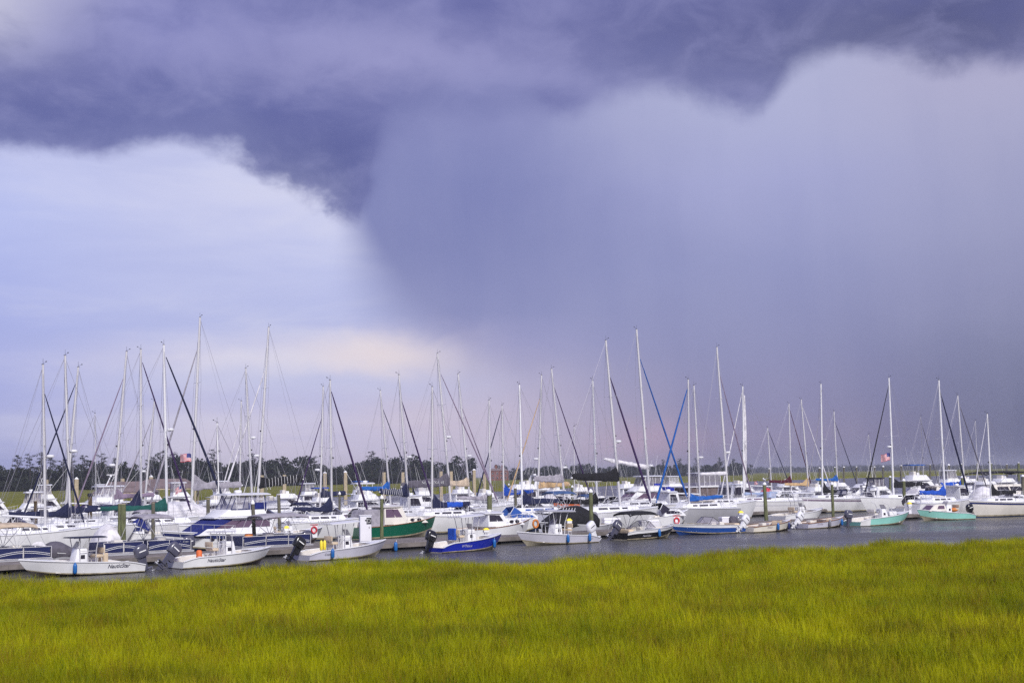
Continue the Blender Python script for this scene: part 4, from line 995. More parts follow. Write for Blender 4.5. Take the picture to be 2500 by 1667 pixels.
def downeast(label, pa, pb, hd, Y=None, wl=None, hullm='white', top=2.75, B=None, canvas=None, stripe=None, hcol='white', glass='glass', fb=1.55, fs=0.95, bot='bottom', mast=False, pilot=False):
    b = yacht(label, pa, pb, hd, Y, wl, B, 'lobster_yacht', 'cabin cruiser'); L = b.L; w = b.B / 2
    b.hull(fs, fb, 0.55, hullm, bot, 'power', 0.0, L * 0.09, 0.90, 2.3, rail='teak', stripes=[('hull_stripe', *stripe)] if stripe else ()); b.deck(hcol, 0.40, 1.0); b.cockpit(0.03, 0.42, 0.4, 0.22, 'liner', hcol, False)
    tk = b.house((0.02 * L, 0.34 * L, w * 0.68, 1.15), (0.02 * L, 0.26 * L, w * 0.58, 1.72), hcol, [], 'trunk_cabin', 0.10)
    for t in (0.14, 0.22):
        for s in (-1, 1): MB().lathe([(0.13, -0.04), (0.13, 0.04)], (0, 0, 0), 10, 1.5).xf(Matrix.Translation((t * L, s * w * 0.655, 1.45)) @ Matrix.Rotation(PI / 2, 4, 'X')).build('porthole', M['glass'], tk)
    b.house((-0.20 * L, 0.10 * L, w * 0.74, 1.1), (-0.19 * L, 0.02 * L, w * 0.66, top - 0.1), hcol, [('sp', 0.06, 0.46, 0.42, 0.90, glass), ('sp', 0.50, 0.80, 0.42, 0.88, glass, -0.10), ('f', 0.06, 0.34, 0.35, 0.9, glass), ('f', 0.37, 0.63, 0.35, 0.9, glass), ('f', 0.66, 0.94, 0.35, 0.9, glass)], 'wheelhouse', 0.05)
    b.slab(-0.24 * L, 0.05 * L, w * 0.74, top - 0.1, 0.07, hcol, 'wheelhouse_roof', 0.06)
    if canvas: b.house((-0.46 * L, -0.20 * L, w * 0.84, fs + 0.02), (-0.42 * L, -0.20 * L, w * 0.62, top - 0.25), canvas, [], 'cockpit_cover', 0.18)
    b.antenna((-0.05 * L, w * .4, top), 2.0); b.radome((-0.08 * L, 0, top + 0.02), 0.24, 0.2)
    if mast: MB().tube([(-0.1 * L, 0, top), (-0.1 * L, 0, top + 2.2)], 0.03, 6).build('signal_mast', M['inkwhite'], b.root)
    b.rail(0.55, 0.99, 0.5, 5)
    return b
def tarp(b, x0, x1, w, z0, z1, mt, ridge=0.08, name='shrink_cover', n=9, peak=0.5):
    R = []; rg = random.Random(int(x0 * 100) + 7)
    for i in range(n):
        f = i / (n - 1); x = lerp(x0, x1, f); hz = z0 + (z1 - z0) * (1 - abs((f - peak) / max(peak, 1 - peak)) ** 1.6) * (0.93 + 0.1 * rg.random()); ww = w * (1 - 0.55 * max(0, (f - 0.6) / 0.4) ** 2)
        R.append([(x, ww * math.cos(a) * (1 + 0.04 * rg.uniform(-1, 1)), z0 - 0.1 + (hz - z0 + 0.1) * max(0, math.sin(a)) ** 0.75) for a in (PI * q / 10 for q in range(11))] + [(x, -ww * 0.9, z0 - 0.35), (x, ww * 0.9, z0 - 0.35)])
    return MB().loft(R).build(name, M[mt], b.root, 35)

# second rank, just across the front dock
c1 = flybridge('white flybridge yacht with navy windshield cover and clear vinyl bridge enclosure', 690, 392, 220, None, 1343, frame='navyhull', glass='mauveglass', canvas='navycanvas', top=4.05, skirt=('navycanvas', 0.45, 0.5), stripe=(0.66, 0.88, 'navyhull'), B=3.7, fb=1.55)
c2 = yacht('shrink wrapped white boat with navy hull left of the flybridge yacht', 560, 340, 220, 128, None, 3.6, 'wrapped_boat', 'boat'); c2.hull(1.1, 1.6, 0.5, 'navyhull'); c2.deck(); tarp(c2, -c2.L * .48, c2.L * .47, c2.B * .52, 1.45, 3.35, 'whitecover', peak=0.6)
c3 = express('white express cruiser with navy side windows behind the double piling', 400, 258, 220, 108, None, canvas='navycanvas', glass='navyhull', bim=('greycover', 2.9), arch=False)
c4 = downeast('dark green lobster yacht with cream cabin and lavender cockpit cover', 858, 1063, 35, None, 1311, 'greenhull', 2.65, 3.4, 'greycover', None, 'offwhite', 'mauveglass', 1.65, 0.95, 'bottomw')
c5 = downeast('white pilothouse boat behind the green lobster yacht', 945, 1085, 30, 150, None, 'white', 3.2, 3.4)
c6 = yacht('small boat wrapped whole in crinkled white plastic beside the brown piling', 292, 222, 215, 98, None, 2.4, 'wrapped_boat', 'boat'); c6.hull(0.5, 0.8, 0.3, 'palegrey'); tarp(c6, -c6.L * .5, c6.L * .5, 1.3, 0.7, 2.35, 'whitecover', peak=0.45)
c7 = express('grey hulled cruiser with white deck at the left edge, behind the tan bimini', 160, -120, 220, 104, None, 'hullgrey', 'glass', None, bim=None, arch=False, B=3.8, fb=1.75)
c8 = yacht('grey inflatable tender under a grey cover right of the tan bimini', 165, 88, 220, 92, None, 1.8, 'inflatable_tender', 'dinghy'); c8.hull(0.55, 0.8, 0.2, 'palegrey', 'palegrey', 'power', 0, 0.3); tarp(c8, -c8.L * .5, c8.L * .48, 0.95, 0.7, 1.35, 'darkgrey', peak=0.4)
MB().lathe([(0.5, -0.08), (0.62, 0), (0.5, 0.08)], (0, 0, 0), 14).xf(Matrix.Translation((c8.L * .45, 0.2, 0.75)) @ Matrix.Rotation(PI / 2, 4, 'X')).build('round_float', M['whitecover'], c8.root, 50)
c9 = flybridge('white sedan cruiser with misty grey bridge enclosure and whip antennas, far left', 122, 0, 218, 150, None, enc='smoke', frame='offwhite', top=4.2, rail=True, glass='glass', stripe=None)
c10 = flybridge('white trawler with open hardtop, violet windows and radar mast, left of the pavilion', 330, 135, 215, 168, None, enc='clear', frame='inkwhite', glass='violet', top=4.65, rad=False, stripe=(0.55, 0.68, 'violet'), B=4.2)
m_ = MB().tube([(-1.2, 0, 4.7), (-1.7, 0, 5.7)], 0.07, 6).build('radar_mast', M['white'], c10.root); c10.openarray((-1.75, 0, 5.7), 0.2, m_)
c11 = flybridge('white trawler yacht with dark forward windows behind the grey boom cover', 470, 640, 35, 165, None, canopy=None, glass='glass', rad=False, top=4.0)
c12 = flybridge('white motor yacht with mauve saloon windows right of the vinyl enclosed bridge', 610, 770, 30, 150, None, canopy=None, glass='mauveglass', rad=False, top=4.0, arch=False)
c13 = express('white sloping deck cruiser behind the cabinet on the dock', 740, 905, 30, 138, None, glass='mauveglass', arch=False, fb=1.8)
c14 = flybridge('white sportfisher with open bridge and tan door beside the striped navy boom cover', 840, 975, 30, 158, None, canopy='hard', enc=None, glass='glass', top=4.5, rail=False)
c15 = express('white express yacht with large dark mauve windscreen and black hull windows', 1062, 1215, 30, 150, None, canvas='mauveglass', glass='blackhull', stripe=(0.60, 0.84, 'blackhull'), arch=False, fb=1.9, B=4.2)
c16 = flybridge('white flybridge cruiser with radar arch behind the blue boom cover', 1325, 1195, 208, 205, None, canopy=None, arch=True, glass='glass', top=5.2, stripe=(0.5, 0.62, 'blackhull'))
c17 = yacht('boat under a black tent cover behind the pale grey open boat', 1440, 1318, 212, 118, None, 3.0, 'covered_boat', 'boat'); c17.hull(0.85, 1.2, 0.4, 'palegrey'); tarp(c17, -c17.L * .5, c17.L * .46, 1.5, 1.0, 2.55, 'black', peak=0.38)
c18 = express('white boat with hunched white canvas behind the orange life raft', 1315, 1400, 30, 165, None, glass='maroon', arch=False, fb=1.6); tarp(c18, -c18.L * .42, c18.L * .1, c18.B * .42, 1.6, 3.0, 'whitecover')
c19 = express('dark cockpit boat under a faded blue bimini, left of the big leaning mast', 1400, 1500, 30, 140, None, 'navyhull', 'glass', None, bim=('denim', 3.15), arch=False)
c20 = flybridge('white trawler with blue side curtain and grey vinyl bridge, mid picture', 1640, 1478, 212, 180, None, enc='smoke', frame='inkwhite', glass='mauveglass', top=4.7, rad=False, skirt=('royal', 0.3, 0.4))
MB().box((-c20.L * .40, 0, 2.3), (1.2, c20.B * 0.84, 1.9)).build('aft_curtain', M['royal'], c20.root, 0, 0.1)
c21 = yacht('tan pipe framed fishing boat with ladder tower behind the tall twin masts', 1412, 1500, 28, 178, None, 3.0, 'fishing_boat', 'fishing boat'); c21.hull(0.9, 1.4, 0.5, 'white'); c21.deck(); c21.house((-.2 * c21.L, .25 * c21.L, 1.1, 1.1), (-.18 * c21.L, .12 * c21.L, 1.0, 2.3), 'white', [('sp', .1, .8, .4, .85, 'glass'), ('f', .1, .9, .4, .85, 'glass')])
c21.slab(-c21.L * .38, c21.L * .34, 1.2, 4.1, 0.05, 'cream', 'tower_top', 0.02); c21.posts([[(x0 * c21.L, s * 1.2, 1.4), (x1 * c21.L, s * 1.0, 4.1)] for x0, x1 in ((-.45, -.3), (-.1, -.22), (.1, .2), (.4, .28)) for s in (-1, 1)], 0.03, 'cream', 'tower_leg')
c22 = downeast('white work boat with wheelhouse between the blue furled sails', 1592, 1690, 30, 150, None, 'white', 3.1, 3.0)
c23 = yacht('boat closed in with brown mesh curtains under a white roof', 1655, 1790, 28, 172, None, 3.8, 'curtained_boat', 'boat'); c23.hull(1.0, 1.5, 0.5, 'white'); c23.deck(); c23.house((-.44 * c23.L, .34 * c23.L, 1.6, 1.1), (-.42 * c23.L, .30 * c23.L, 1.5, 3.2), 'brownmesh', [], 'mesh_curtain', 0.05); c23.slab(-.5 * c23.L, .4 * c23.L, 1.65, 3.2, 0.1, 'white', 'roof'); c23.enclosure((-.2 * c23.L, .2 * c23.L, 1.1, 3.36), (-.2 * c23.L, .2 * c23.L, 1.05, 4.9), 'smoke', 'inkwhite', 4); c23.slab(-.24 * c23.L, .24 * c23.L, 1.15, 4.9, .06, 'white', 'upper_roof')
c24 = downeast('white pilothouse trawler with dark square windows left of the furled white mainsail', 1830, 1722, 212, 165, None, 'white', 3.6, 3.6)
c25 = center_console('white open boat with tall T-top and rod holders behind the two skiffs', 1890, 2010, None or 1281, 33, 'white', 0.75, 1.25, 'bottom', None, 20, (0.22, 0.72, 2.75, 1.05, 'white', 0.08, 'whitealu', True), 0.1, B=2.7); c25.root['group'] = GY
c25.root.location = atY(1953, 1250, 142) * 1; c25.root.location.z = 0
c26 = express('white runabout with red cover and red burgee behind the piling with the gull', 1900, 1835, 208, 215, None, glass='glass', arch=False); tarp(c26, -c26.L * .4, c26.L * .2, c26.B * .4, 1.3, 2.6, 'red')
c27 = flybridge('white cabin cruiser with dark windows left of the second flag', 2160, 2050, 208, 215, None, canopy=None, glass='glass', top=3.9, rad=False)
c28 = flybridge('white flybridge boat with blue canopy right of the second flag', 2200, 2310, 25, 215, None, canopy='cyanblue', enc=None, glass='glass', top=5.6, rad=False)
c29 = downeast('white dinette trawler behind the mint walkaround boat', 2345, 2215, 205, 168, None, 'white', 2.9, 3.2, None, None, 'offwhite')
c30 = yacht('white catamaran with wide black awning at the right edge', 2365, 2540, 25, 190, None, 5.5, 'catamaran', 'catamaran')
c30.hull(1.1, 1.5, 0.4, 'offwhite'); c30.deck(); c30.house((-.3 * c30.L, .25 * c30.L, 2.2, 1.2), (-.28 * c30.L, .12 * c30.L, 2.0, 2.7), 'offwhite', [('sp', .1, .45, .4, .8, 'glass'), ('sp', .5, .85, .4, .8, 'glass')]); c30.bimini(-.42 * c30.L, .3 * c30.L, 2.3, 4.5, 1.4, 'black', 0.3)
c31 = yacht('boat swathed in ragged white plastic left of the cream sloop', 2365, 2440, 205, 152, None, 2.8, 'wrapped_boat', 'boat'); c31.hull(0.9, 1.2, 0.4, 'offwhite'); tarp(c31, -c31.L * .5, c31.L * .48, 1.35, 1.0, 3.1, 'whitecover', peak=0.5)
c32 = downeast('white work boat far behind the red and tan boom covers', 1960, 2060, 28, 262, None, 'white', 3.2, 3.2)
c33 = express('white cruiser deep in the marina left of the black sail cover', 2100, 2185, 25, 205, None, glass='glass', arch=True)
c34 = flybridge('far white cruiser at the end of the marina behind the blue boom covers', 2330, 2420, 25, 255, None, canopy=None, glass='glass', top=4.2, rad=False)
c35 = express('low white cruiser glimpsed under the striped navy boom cover', 905, 1000, 30, 190, None, glass='mauveglass', arch=False)
c36 = express('white cruiser with canvas dodger between the ball topped piling and the life ring', 1190, 1330, 30, 128, None, glass='blueglass', canvas='blueglass', arch=False, fb=1.5)
c37 = express('white cruiser behind the black bimini of the runabout', 1440, 1590, 30, 150, None, glass='red', arch=False, fb=1.7)
c38 = yacht('orange inflatable dinghy lashed on deck behind the dark covers', 1408, 1352, 212, 148, None, 1.7, 'orange_dinghy', 'dinghy'); c38.hull(0.5, 0.7, 0.15, 'orange', 'orange', 'power', 0, 0.2); c38.root.location.z = 1.5; tarp(c38, -c38.L * .4, c38.L * .4, .6, .6, 1.0, 'greycover')
MB().box((0, 0, -1.0), (c38.L * 1.3, 2.2, 1.6)).build('support_raft', M['darkgrey'], c38.root, 0, 0.1)
c39 = downeast('white lobster boat far left behind the grey hulled cruiser', 40, 190, 30, 135, None, 'white', 2.9, 3.2)

# more hulls that fill the ranks between the docks
express('white cruiser with low deck between the grey hulled cruiser and the misty sedan', -30, 130, 35, 122, None, glass='violet', arch=False, fb=1.7)
express('white cruiser with windscreen behind the slim bright green piling', 140, 262, 35, 128, None, glass='navyhull', arch=False, fb=1.6, bim=('navy', 3.0))
downeast('white cuddy boat between the brown piling and the stout green piling', 318, 205, 215, 140, None, 'white', 3.0, 3.2)
flybridge('white cruiser with teal canvas behind the olive piling and grey bimini', 470, 330, 215, 150, None, canopy=None, glass='mauveglass', rad=False, top=3.6)
express('white cruiser with cream curtains left of the vinyl enclosed bridge', 440, 580, 35, 142, None, glass='sand', arch=False, fb=2.0)
center_console('pale open boat with bow rail behind the long pontoon boat, bow right', 610, 788, 1331, 38, 'palegrey', 0.75, 1.25, 'bottom', None, 20, None, 0.1, B=2.5).root['group'] = GY
express('white cruiser with navy canvas behind the two door cabinet', 690, 820, 32, 122, None, glass='glass', arch=False, fb=1.7, bim=('navy', 3.1))
express('white sloping cruiser behind the tall pale cabinet', 815, 950, 32, 132, None, glass='mauveglass', arch=False, fb=1.8)
express('white cruiser with blue cockpit cloths behind the royal blue boat', 1078, 1195, 34, 128, None, glass='glass', arch=False, fb=1.5, bim=('blue', 2.75))
downeast('white bow pointing right just behind the ball topped piling', 1120, 1292, 36, 112, None, 'white', 2.2, 3.0)
express('white cruiser right of the slim grey green piling with red striped deck', 1225, 1350, 33, 136, None, glass='glass', arch=False, fb=1.6, stripe=(0.80, 0.90, 'red'))
center_console('grey tender behind the white dock boxes', 1400, 1500, 1302, 35, 'palegrey', 0.6, 0.9, 'bottom', None, 20, None, 0.1, B=2.2).root['group'] = GY
express('white cruiser with low cabin behind the black bimini', 1560, 1680, 33, 134, None, glass='glass', arch=False, fb=1.6)
downeast('cream trunk cabin boat behind the life ring by the blue runabout', 1650, 1800, 33, 138, None, 'white', 2.3, 3.2, None, None, 'cream')
express('white cruiser deep behind the furled white mainsail', 1820, 1930, 30, 178, None, glass='glass', arch=False, fb=1.7)
express('white cruiser at the stern of the mauve striped sloop', 2150, 2070, 210, 176, None, glass='glass', arch=True, fb=1.6)
flybridge('white boat with black canvas left of the stout flag mast', 2110, 2200, 28, 190, None, canopy='black', enc='smoke', frame='ink', glass='glass', top=3.9, rad=False)
downeast('white boat behind the leaning piling at the mint open boat', 2175, 2290, 28, 165, None, 'white', 3.0, 3.2)
express('white cruiser under the low blue boom cover at right', 2230, 2335, 28, 185, None, glass='glass', arch=False, fb=1.7)
downeast('white cabin boat left of the ragged plastic wrapped boat', 2300, 2395, 28, 165, None, 'offwhite', 3.0, 3.2)
express('white cruiser glimpsed beneath the black awning', 2400, 2520, 28, 172, None, glass='glass', arch=False, fb=1.7)

c10.outriggers(-0.8, 2.0, 7.5, 2.6, 0.55); c9.outriggers(-0.3, 1.8, 6.5, 2.2, 0.5); c14.outriggers(0, 1.6, 6.5, 1.6, 0.4); c21.outriggers(0, 1.6, 6.0, 1.5, 0.45); c16.outriggers(0, 2.0, 6, 1.5)
# deep rank of tall cabins that hides most of the far bank
for lab, pa, pb, Y, kw in [
    ('tall white trawler yacht glimpsed left of the misty sedan cruiser', -60, 45, 185, dict(top=4.7)), ('white convertible with hardtop between the first masts at left', 75, 170, 205, dict(top=4.9, enc='smoke', frame='offwhite')),
    ('white flybridge boat under the wine coloured furled jib', 215, 312, 215, dict(top=4.8)), ('white flybridge boat right of the pavilion', 335, 430, 190, dict(top=4.6, canopy=None)),
    ('white pilothouse yacht behind the flag and grey boom cover', 395, 505, 205, dict(top=4.9, enc='clear')), ('white cockpit yacht with dark arch window behind the thin white pole mast', 500, 610, 185, dict(top=5.0, canopy='hard', enc='smoke', frame='inkwhite')),
    ('white motor yacht under the black laced boom cover', 655, 770, 195, dict(top=4.3, canopy=None)), ('white boat with grey hardtop just left of the twin masts', 720, 812, 225, dict(top=4.4, enc='clear')),
    ('white flybridge boat right of the twin masts with blue canvas', 845, 945, 215, dict(top=4.6, canopy='cyanblue', enc=None)), ('white sedan with clear enclosure behind the lettered grey boom cover', 1000, 1085, 195, dict(top=4.4, enc='clear', frame='inkwhite')),
    ('white yacht under the sand coloured boom cover', 1090, 1190, 215, dict(top=4.3, canopy=None)), ('white yacht right of the radar arch cruiser', 1290, 1380, 230, dict(top=4.6, canopy=None)),
    ('white sedan behind the faded blue bimini', 1385, 1470, 215, dict(top=4.3, canopy=None)), ('white cruiser behind the crossing blue furled jibs', 1590, 1680, 205, dict(top=3.9, canopy=None)),
    ('white cruiser far behind the maroon boom cover', 1890, 1975, 245, dict(top=4.0, canopy=None)), ('white yacht behind the black swooping boom cover', 2010, 2100, 225, dict(top=4.2, canopy=None)),
    ('white yacht with grey enclosure right of the blue canopy', 2290, 2375, 225, dict(top=4.7, enc='smoke', frame='inkwhite')), ('white yacht behind the black awning at the right edge', 2420, 2510, 235, dict(top=4.4, canopy=None))]:
    kw.setdefault('glass', 'glass'); kw.setdefault('rad', False); flybridge(lab, pa, pb, 30, Y, None, **kw)
for lab, pa, pb, Y, g in [('low white cruiser below the first tall masts', 40, 160, 142, 'glass'), ('low white cruiser between the white plastic wrap and the trawler', 240, 350, 130, 'violet'), ('white cruiser bow below the violet jib foot', 420, 520, 160, 'glass'), ('low white cruiser behind the folded navy cover', 600, 720, 135, 'mauveglass'),
    ('white cruiser left of the white pilothouse boat', 880, 985, 175, 'glass'), ('white cruiser right of the royal blue cover panel', 1095, 1205, 135, 'glass'), ('white cruiser under the navy swooping boom cover', 1260, 1375, 150, 'mauveglass'), ('white cruiser with low cabin left of the blue side curtain', 1420, 1545, 162, 'glass'),
    ('white cruiser right of the blue side curtain', 1600, 1700, 172, 'mauveglass'), ('white cruiser behind the pale blue dodger', 1850, 1945, 160, 'glass'), ('white cruiser left of the mint walkaround boat', 2190, 2280, 150, 'glass')]:
    express(lab, pa, pb, 32, Y, None, glass=g, arch=False, fb=1.8)

for lab, pa, pb, Y, kw in [('white flybridge boat filling the gap right of the black boom cover', 1500, 1590, 235, dict(top=4.6, canopy=None)), ('white sedan bridge boat left of the brown mesh curtains', 1610, 1700, 235, dict(top=4.5, enc='clear', frame='inkwhite')), ('white flybridge boat behind the furled white mainsail', 1775, 1865, 225, dict(top=4.4, canopy=None)),
    ('white flybridge boat left of the lettered blue boom cover', 1150, 1245, 178, dict(top=4.1, canopy=None)), ('white convertible below the long tan boom cover', 1320, 1425, 190, dict(top=4.2, canopy=None)), ('white flybridge boat right of the orange tan boom cover', 1965, 2050, 190, dict(top=3.9, canopy=None)), ('white flybridge boat right of the slim sloop near the right edge', 2375, 2465, 205, dict(top=4.2, canopy=None)),
    ('white bridge boat with blue canvas below the twin masts', 745, 850, 170, dict(top=4.0, canopy='blue', enc=None))]:
    kw.setdefault('glass', 'glass'); kw.setdefault('rad', False); flybridge(lab, pa, pb, 30, Y, None, **kw)
for lab, pa, pb, Y, g in [('low white cruiser right of the upright white mast', 1455, 1560, 175, 'mauveglass'), ('low white cruiser left of the pilothouse trawler', 1665, 1765, 160, 'glass'), ('low white cruiser right of the gull piling', 1885, 1975, 172, 'glass'), ('low white cruiser below the wrinkled grey boom cover', 1290, 1380, 172, 'glass'), ('low white cruiser below the sand boom cover', 1060, 1160, 165, 'navyhull')]:
    express(lab, pa, pb, 32, Y, None, glass=g, arch=False, fb=1.8)
# ------------------------------------------------------------------ sailboats
GS = 'sailboats moored in the marina'
def sailboat(label, base, top, jib=None, bow='R', T=None, Y=None, wl=None, hd=None, boom=None, hullm='white', sp=1, radar=None, win='glass', jr=0.075, L=None, stripe=None, furl=False, dodger=None, thin=False, mcol='alu', stanch=True, boomz=None, by=None, text=None, rr=0.075, awn=None):
    """base/top: photo positions of the mast; jib: (foot px, foot py, head py, colour)"""
    pxb, pyb = base; pxt, pyt = top
    if Y is None:
        if wl is not None: Y = at(pxb, wl).y
        else:
            d = ray(pxt, pyt); Y = (T - CAMH) * d.y / d.z
    P = atY(pxb, pyb, Y); Tp = atY(pxt, pyt, Y); T = Tp.z
    hd = (33 if bow == 'R' else 213) if hd is None else hd
    hd += rnd.uniform(-3, 3); D = Vector((math.cos(R_(hd)), math.sin(R_(hd))))
    deckz = 1.15 + 0.034 * T
    # foot of the mast: follow the visible line down to the deck
    f = (deckz + 0.35 - P.z) / max(0.5, Tp.z - P.z); mx = P.x + (Tp.x - P.x) * f
    if jib:
        # extrapolate the furled sail to deck level to find how far ahead of the mast it lands
        hp = atY(pxt + (pxb - pxt) * (jib[2] - pyt) / (pyb - pyt), jib[2], Y); fp = atY(jib[0], jib[1], Y)
        g = (deckz - hp.z) / min(-0.5, fp.z - hp.z); jx = hp.x + (fp.x - hp.x) * g; u = jx / Y
        J = (u * Y - mx) / (D.x - u * D.y); J = max(2.6, min(6.4, abs(J)))
    else: J = 0.30 * T
    L = L or max(7.0, min(14.0, J * 2.55)); J = min(J, 0.44 * L)
    mt_ = 0.5 + 0.44 - J / L                                   # station of the mast
    c = Vector((mx, Y)) - D * ((mt_ - 0.5) * L)
    b = Boat('sailboat', label, 'sailboat', (c.x, c.y), hd, L, L * 0.24 + 0.75, GS); w = b.B / 2
    fs, fb = deckz - 0.12, deckz + 0.22
    b.hull(fs, fb, 0.45, hullm, 'bottomblue', 'sail', 0.0, L * 0.12, 0.72, 2.0, L * 0.03, 'whitealu', [('cove_stripe', *stripe)] if stripe else ())
    b.deck('white', camber=0.09)
    xm = b.X(mt_); inv = Matrix.Rotation(-R_(hd), 3, 'Z'); dv = inv @ Vector((Tp.x - mx, 0, 0))
    cz = deckz + 0.02; x0 = xm - 0.30 * L; x1 = min(xm + 0.14 * L, b.X(0.86))
    b.house((x0, x1, w * 0.62, cz - 0.05, 0.62), (x0 + 0.05, x1 - 0.35, w * 0.50, cz + 0.42, 0.6), 'white', [('sp', 0.10, 0.30, 0.42, 0.78, win), ('sp', 0.34, 0.56, 0.42, 0.78, win), ('sp', 0.62, 0.74, 0.45, 0.74, win)], 'coachroof', 0.09)
    ck = MB()
    for s in (-1, 1): ck.box(((b.X(0.06) + x0) / 2, s * w * 0.56, cz + 0.12), (x0 - b.X(0.06), 0.12, 0.30))
    ck.build('cockpit_coaming', M['white'], b.root, 0, 0.03); MB().tube([(b.X(0.16), 0.38 * math.cos(a), cz + 0.62 + 0.38 * math.sin(a)) for a in (2 * PI * k / 12 for k in range(13))], 0.018, 5).tube([(b.X(0.17), 0, cz), (b.X(0.17), 0, cz + 0.62)], 0.06, 6).build('helm_wheel', M['steel'], b.root)
    # mast
    z0 = cz + 0.30
    def mp(z): f = (z - z0) / (T - z0); return Vector((xm + dv.x * f, dv.y * f, z))
    mr = 0.045 + 0.0045 * T if not thin else 0.05
    mo = MB().tube([mp(z0), mp(lerp(z0, T, 0.6)), mp(T)], [mr, mr * 0.96, mr * 0.72], 8).build('mast', M[mcol], b.root, 60)
    rg = MB(); hb = w * 0.90; bz0 = cz + 1.2
    levels = [0.5] if sp == 1 else [0.36, 0.66]
    tips = []
    for f in levels:
        z = lerp(z0, T, f); q = mp(z); sl = hb * (0.62 if f < 0.6 else 0.5); s_ = MB().tube([q + Vector((-0.05, -sl, 0.05)), q, q + Vector((-0.05, sl, 0.05))], 0.022, 5); s_.build('spreader', M['whitealu'], mo); tips.append((q, sl))
    tp = mp(T - 0.08); wr = 0.012
    xch = xm - 0.05
    for s in (-1, 1):
        ch = Vector((xch, s * hb, cz - 0.05)); q, sl = tips[0]
        rg.tube([ch, q + Vector((-0.05, s * sl, 0.05))] + [tips[-1][0] + Vector((-0.05, s * tips[-1][1], 0.05))] * (len(tips) - 1) + [tp], wr, 4); rg.tube([ch + Vector((-0.5, 0, 0)), q - Vector((0, 0, 0.1))], wr, 4)
    rg.tube([(b.X(0.02), 0, cz), tp], wr, 4); stem = Vector((xm + J, 0, fb + 0.05))
    jh = mp(atY(0, 0, 1).z * 0 + (T - 0.3 if not jib else min(T - 0.25, max(0.55 * T, hp.z))))
    if jib:
        rg.tube([jh, mp(T - 0.2)], wr, 4)
        jn = [stem + Vector((0, 0, 0.12)) + (jh - stem) * k for k in (0.02, 0.06, 0.3, 0.6, 0.9, 0.97)]
        MB().tube(jn, [jr * 0.5, jr * 1.05, jr * 0.95, jr * 0.8, jr * 0.55, jr * 0.3], 7).build('furled_jib', M[jib[3]], b.root, 60); rg.tube([stem, jn[0]], 0.02, 4)
    else: rg.tube([stem, mp(T - 0.2)], wr, 4)
    for off in (0.16, -0.2): rg.tube([(xm + off, 0.1, cz + 0.5), tp + Vector((off * 0.4, 0.05, -0.3))], 0.007, 4)
    rg.tube([(xm - 0.2 * L, 0.0, bz0), mp(lerp(z0, T, 0.62))], 0.006, 4)
    rg.build('standing_rigging', M['darkalu'], mo)
    # masthead
    mv = rnd.choice((0.3, -0.3, 0.22, -0.2))
    mh = MB().tube([mp(T), mp(T) + Vector((0, 0, 0.45))], 0.010, 4).tube([mp(T) + Vector((0, 0, 0.1)), mp(T) + Vector((mv, 0, 0.2))], 0.009, 4).box(tuple(mp(T) + Vector((mv, 0, 0.23))), (0.10, 0.03, 0.06)).tube([mp(T) + Vector((-0.10, 0, 0.02)), mp(T) + Vector((0.08, 0, 0.02))], 0.03, 5); mh.build('wind_vane', M['ink'], mo)
    if radar:
        q = mp(lerp(z0, T, radar)); o = MB().lathe([(0.2, 0), (0.29, 0.05), (0.29, 0.15), (0.2, 0.22)], tuple(q + Vector((0.42, 0, 0.06))), 12).box(tuple(q + Vector((0.22, 0, 0.03))), (0.45, 0.12, 0.05)).build('radar_dome', M['white'], mo, 50)
    MB().lathe([(0.05, 0), (0.09, 0.06), (0.05, 0.16)], tuple(mp(lerp(z0, T, 0.42)) + Vector((0.16, 0, 0))), 8).build('steaming_light', M['ink'], mo)
    # boom and sail cover
    E_ = min(0.40 * L, 5.4); bz = boomz or (cz + 1.0)
    if by: bz = max(cz + 0.75, atY(pxb, by, Y).z)
    bz = bz; q0 = mp(bz) + Vector((-0.12, 0, 0)); rise = 0.22
    q1 = q0 + Vector((-E_, 0, rise if boom is None else boom.get('rise', rise)))
    bo = MB().tube([q0, q1], 0.075, 8).build('boom', M['whitealu'], b.root, 60); rg2 = MB().tube([q1, mp(T - 0.1)], 0.007, 4).tube([q1 + Vector((0.9, 0, -0.08)), (q1.x + 1.0, 0, cz + 0.2)], 0.018, 4); rg2.build('mainsheet', M['darkalu'], bo)
    if boom and boom.get('c'):
        R = []; n = 15; sw = boom.get('swoop', 0.75); rg_ = random.Random(hash(label) % 1000 if False else len(label) * 7)
        bh = boom.get('h', 0.30)
        for i in range(n):
            f = i / (n - 1); p = q0.lerp(q1, f * 0.97) + Vector((0.16 if i == 0 else 0, 0, 0)); hgt = bh * (1 - 0.45 * f) + sw * max(0, 1 - f / 0.30) ** 2.0; hgt *= 1 + 0.16 * rg_.uniform(-1, 1) * (1 if f > 0.2 else 0.2); dn = 0.16 + 0.05 * rg_.uniform(-1, 1); ww = (0.17 if f > 0.08 else 0.13) * (1.1 - 0.4 * f)
            R.append([(p.x, p.y + ww * yy, p.z + (hgt * zz if zz > 0 else dn * -zz * -1)) for yy, zz in ((0, 1), (0.45, 0.8), (0.9, 0.25), (1, -0.4), (0.5, -1), (-0.5, -1), (-1, -0.4), (-0.9, 0.25), (-0.45, 0.8))])
        so_ = MB().loft(R).build('sail_cover', M[boom['c']], b.root, 40)
        if boom.get('bands'):
            for k in range(3, 13):
                rr_ = [Vector(p) for p in R[k]]; cc = sum(rr_, Vector()) / len(rr_); MB().tube([cc + (p - cc) * 1.06 for p in rr_ + rr_[:1]], 0.016, 4).build('cover_tie', M['inkwhite'], so_)
